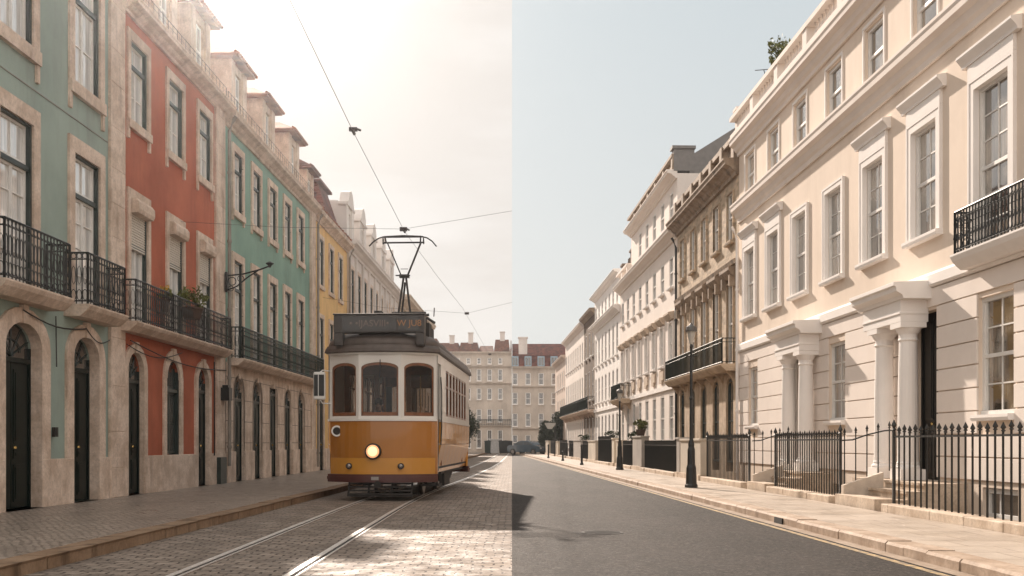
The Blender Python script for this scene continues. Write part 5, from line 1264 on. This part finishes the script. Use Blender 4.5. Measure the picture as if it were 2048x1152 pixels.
# ------------------------------------------------------------------ plants
def leaves(m, c, rx_, ry_, rz_, n, size, rnd, clump=9):
    cl_ = [(Vector((rnd.gauss(0, .42), rnd.gauss(0, .42), rnd.gauss(0, .42)))) for _ in range(clump)]
    for k in range(n):
        q = cl_[rnd.randrange(clump)] + Vector((rnd.gauss(0, .22), rnd.gauss(0, .22), rnd.gauss(0, .22)))
        if q.length > 1.05: q *= 1.05 / q.length * rnd.uniform(.8, 1)
        p = Vector(c) + Vector((q.x * rx_, q.y * ry_, q.z * rz_)); a = rnd.uniform(0, 6.28); e = rnd.uniform(-1, 1.2); s = size * rnd.uniform(.6, 1.4)
        u = Vector((math.cos(a) * math.cos(e), math.sin(a) * math.cos(e), math.sin(e))); w_ = u.cross(Vector((rnd.gauss(0, 1), rnd.gauss(0, 1), rnd.gauss(0, 1)))).normalized()
        m.poly([tuple(p - u * s), tuple(p + w_ * s * .4), tuple(p + u * s), tuple(p - w_ * s * .4)])
def tree(X, Y, h, r, label, seed, z=.0, group='trees at the end of the street'):
    rnd = random.Random(seed); t = empty('tree', (X, Y, z)); tag(t, label, 'tree', group)
    m = MB(); m.tube([(0, 0, 0), (.05, 0, h * .3), (.0, .05, h * .55), (.1, 0, h * .8)], [.14, .11, .08, .03], 8)
    for k in range(6): a = k * 1.1; m.tube([(0, 0, h * (.3 + .07 * k)), (math.cos(a) * r * .4, math.sin(a) * r * .4, h * (.5 + .06 * k)), (math.cos(a) * r * .75, math.sin(a) * r * .75, h * (.6 + .07 * k))], [.06, .04, .015], 5)
    m.build('trunk', BARK, t)
    m = MB(); leaves(m, (0, 0, h * .62), r, r, h * .42, 5000, .10, rnd, 22); m.build('crown', LEAF, t)
tree(-4.1, 92, 4.3, 1.15, 'small dark tree showing just right of the tram end', 3)
tree(4.5, 97, 3.9, 1.15, 'dark leafy tree at the far end of the right pavement', 5, .1); tree(3.3, 99, 3.1, .8, 'lower dark bush-like tree left of the bigger one, behind the parked cars', 6, .1)
def potted(X, Y, Z, r, h, label, leafm, seed, pot=True, rz=0, flower=None, n=350, size=.06):
    rnd = random.Random(seed); t = empty('potted_plant', (X, Y, Z)); tag(t, label, 'plant')
    m = MB(); m.lathe([(r * .5, 0), (r * .65, .22), (r * .72, .23), (r * .72, .27)], (0, 0, 0), 12); m.build('pot', POT, t)
    m = MB(); leaves(m, (0, 0, .27 + h * .45), r, r, h * .5, n, size, rnd, 9); m.build('foliage', leafm, t)
    if flower: m = MB(); leaves(m, (0, 0, .3 + h * .75), r * .8, r * .8, h * .2, 60, .03, rnd, 5); m.build('flowers', flower, t)
potted(lx(8.22, 24.9), 24.9, 4.25, .40, .60, 'bushy green pot plant on the middle iron balcony of the red house', LEAFY, 11)
potted(lx(8.25, 23.15), 23.15, 4.2, .14, .34, 'small yellow flowering pot plant on the nearest red house balcony', LEAFY, 12, flower=FLOWER, n=150, size=.04)
potted(rx(8.35, 27.8), 27.8, 11.2, .38, 1.0, 'spiky rooftop shrub standing on the balustrade of the cream terrace', LEAFY, 13, n=500)
potted(rx(6.83, 42.2), 42.2, 1.52, .30, .42, 'bushy shrub in a pot on the grey stone pier', LEAFY, 14, n=500)
potted(rx(7.05, 45.5), 45.5, 1.0, .25, .5, 'small dark pot plant behind the black railing past the pier', LEAF, 15)
potted(rx(7.2, 67), 67, 1.05, .5, .5, 'far dark shrub on the pale grey wall', LEAF, 16)
potted(rx(7.1, 53), 53, 1.15, .4, .5, 'dark clipped shrub showing above the long black railing', LEAF, 17)
t = empty('roof_aerial', (rx(8.25, 28.9), 28.9, 11.42)); tag(t, 'tiny roof aerial on the balustrade beside the rooftop shrub', 'aerial')
m = MB(); m.tube([(0, 0, 0), (-.1, 0, .35)], .012, 5); m.build('mast', IRON, t); m = MB(); m.tube([(-.35, 0, .33), (.02, 0, .36)], .012, 5); m.build('boom', IRON, t)

# ------------------------------------------------------------------ cars at the far end, bins
def car(X, Y, rz, label, paint):
    t = empty('parked_car', (X, Y, 0), rz); tag(t, label, 'car', 'cars parked across the end of the street')
    prof = [(-2.05, .35), (-2.1, .6), (-2.05, .85), (-1.95, .93), (-1.3, .98), (-.75, 1.36), (-.3, 1.44), (.5, 1.42), (.95, 1.28), (1.35, 1.0), (1.9, .88), (2.08, .7), (2.1, .4), (2.0, .28), (-1.95, .28)]
    rings_ = []
    m = MB()
    secs = [(-.82, .93), (-.80, 1), (-.5, 1.0), (.5, 1.0), (.80, 1), (.82, .93)]
    I = []
    for y, s in secs:
        I.append([m.v(x * (s if abs(y) > .81 else 1), y * (1 - max(0, z - .95) * .45), .28 + (z - .28) * (1 if abs(y) < .81 else .97)) for x, z in prof])
    n = len(prof)
    for a, b2 in zip(I, I[1:]):
        for k in range(n): m.f(a[k], a[(k + 1) % n], b2[(k + 1) % n], b2[k])
    m.f(*I[0][::-1]); m.f(*I[-1]); m.build('body', paint, t, bevel=.03)
    DG = plain('car_glass', (.03, .035, .04), .08, bstr=0)
    for s in (-1, 1):
        m = MB(); f = lambda z: s * (.825 * (1 - max(0, z - .95) * .45) + .004)
        m.poly([(-1.15, f(1.0), 1.02), (-.68, f(1.32), 1.33), (-.05, f(1.36), 1.37), (-.05, f(1.0), 1.0)]); m.poly([(.02, f(1.0), 1.0), (.02, f(1.36), 1.37), (.5, f(1.34), 1.35), (1.2, f(1.02), 1.02)]); m.build('side_window', DG, t)
    m = MB(); m.poly([(.99, -.6, 1.28), (.99, .6, 1.28), (1.38, .68, 1.02), (1.38, -.68, 1.02)]); m.build('windscreen', DG, t)
    m = MB(); m.poly([(-.79, -.6, 1.34), (-.79, .6, 1.34), (-1.3, .68, 1.0), (-1.3, -.68, 1.0)]); m.build('rear_window', DG, t)
    for x in (-1.3, 1.3):
        for s in (-1, 1):
            m = MB(); m.disc((x, s * .76, .31), (0, 1, 0), .31, .2, 18); w_ = m.build('wheel', UNDER, t); m = MB(); m.disc((x, s * .865, .31), (0, 1, 0), .19, .02, 14); m.build('rim', STEEL, w_)
    for s in (-1, 1): m = MB(); m.box(2.03, 2.11, s * .5, s * .75, .6, .74); m.build('headlight', WPAINT, t); m = MB(); m.box(-2.11, -2.04, s * .55, s * .76, .68, .84); m.build('tail_light', plain('red_lens', (.3, .02, .015), .3), t)
CARB = plain('dark_blue_car_paint', (.035, .07, .10), .25, coat=.8, bstr=0); CARG = plain('grey_car_paint', (.10, .105, .11), .3, coat=.7, bstr=0)
car(1.62, 104.5, R(-38), 'dark blue car parked at the end of the street, nearer of the two', CARB)
car(3.2, 110.0, R(170), 'dark grey car parked behind the blue one beside the dark tree', CARG)
GP = plain('grey_bin_plastic', (.42, .42, .42), .5)
def bin_(X, Y, label, mat, w=1.0, h=1.35):
    t = empty('waste_bin', (X, Y, 0)); tag(t, label, 'bin', 'bins at the foot of the end house'); m = MB(); m.hexa([(-w * .45, -.35, .08), (w * .45, -.35, .08), (w * .45, .35, .08), (-w * .45, .35, .08)], [(-w / 2, -.42, h), (w / 2, -.42, h), (w / 2, .42, h), (-w / 2, .42, h)]); m.build('body', mat, t, bevel=.02)
    m = MB(); m.prism_y([(-.0, 0)] * 0 or [(-w / 2 - .03, h), (w / 2 + .03, h), (w / 2 + .03, h + .07), (0, h + .14), (-w / 2 - .03, h + .07)], -.46, .46); m.build('lid', mat, t)
    for s in (-1, 1): m = MB(); m.disc((s * w * .4, -.3, .08), (1, 0, 0), .08, .05, 10); m.build('wheel', UNDER, t)
bin_(-2.65, 112, 'dark bin left of the pale bin at the foot of the end house', DFRAME, .7); bin_(-1.9, 112, 'pale grey bin between two dark bins', GP, 1.0, 1.5); bin_(-.7, 112, 'wide dark bin nearest the joint of the two end houses', IRON, 1.5, 1.35)

# ------------------------------------------------------------------ haze
m = MB(); m.box(-70, 70, -12, 150, -2.3, 17.2)
HZ = bpy.data.materials.new('haze'); HZ.use_nodes = True; t_ = HZ.node_tree; t_.nodes.clear()
o_ = t_.nodes.new('ShaderNodeOutputMaterial'); v_ = t_.nodes.new('ShaderNodeVolumePrincipled')
v_.inputs['Color'].default_value = (.88, .94, 1, 1); v_.inputs['Density'].default_value = .0006; v_.inputs['Anisotropy'].default_value = .92
t_.links.new(v_.outputs[0], o_.inputs['Volume'])
tag(m.build('haze', HZ), kind='stuff')

# ------------------------------------------------------------------ ironwork in the road
m = MB(); m.hexa([(rx(4.655, 15.55), 15.55, .006), (rx(4.8, 15.55), 15.55, .006), (rx(4.8, 15.95), 15.95, .006), (rx(4.655, 15.95), 15.95, .006)], [(rx(4.66, 15.55), 15.55, .095), (rx(4.8, 15.55), 15.55, .095), (rx(4.8, 15.95), 15.95, .095), (rx(4.66, 15.95), 15.95, .095)])
tag(m.build('kerb_inlet', plain('painted_inlet_shade', (.01, .008, .007), .9)), kind='structure')  # solid near-black block: shade of the inlet opening put into its colour
CAST = plain('cast_iron_cover', (.02, .017, .015), .8, var=.4)
m = MB(); m.lathe([(.30, .001), (.30, .006), (.27, .007)], (1.25, 14.2, 0), 24)
for k in range(-4, 5): q = math.sqrt(max(0, .25 ** 2 - (k * .055) ** 2)); m.box(1.25 - q, 1.25 + q, 14.2 + k * .055 - .012, 14.2 + k * .055 + .012, .0065, .011)
tag(m.build('manhole_cover', CAST), kind='structure')
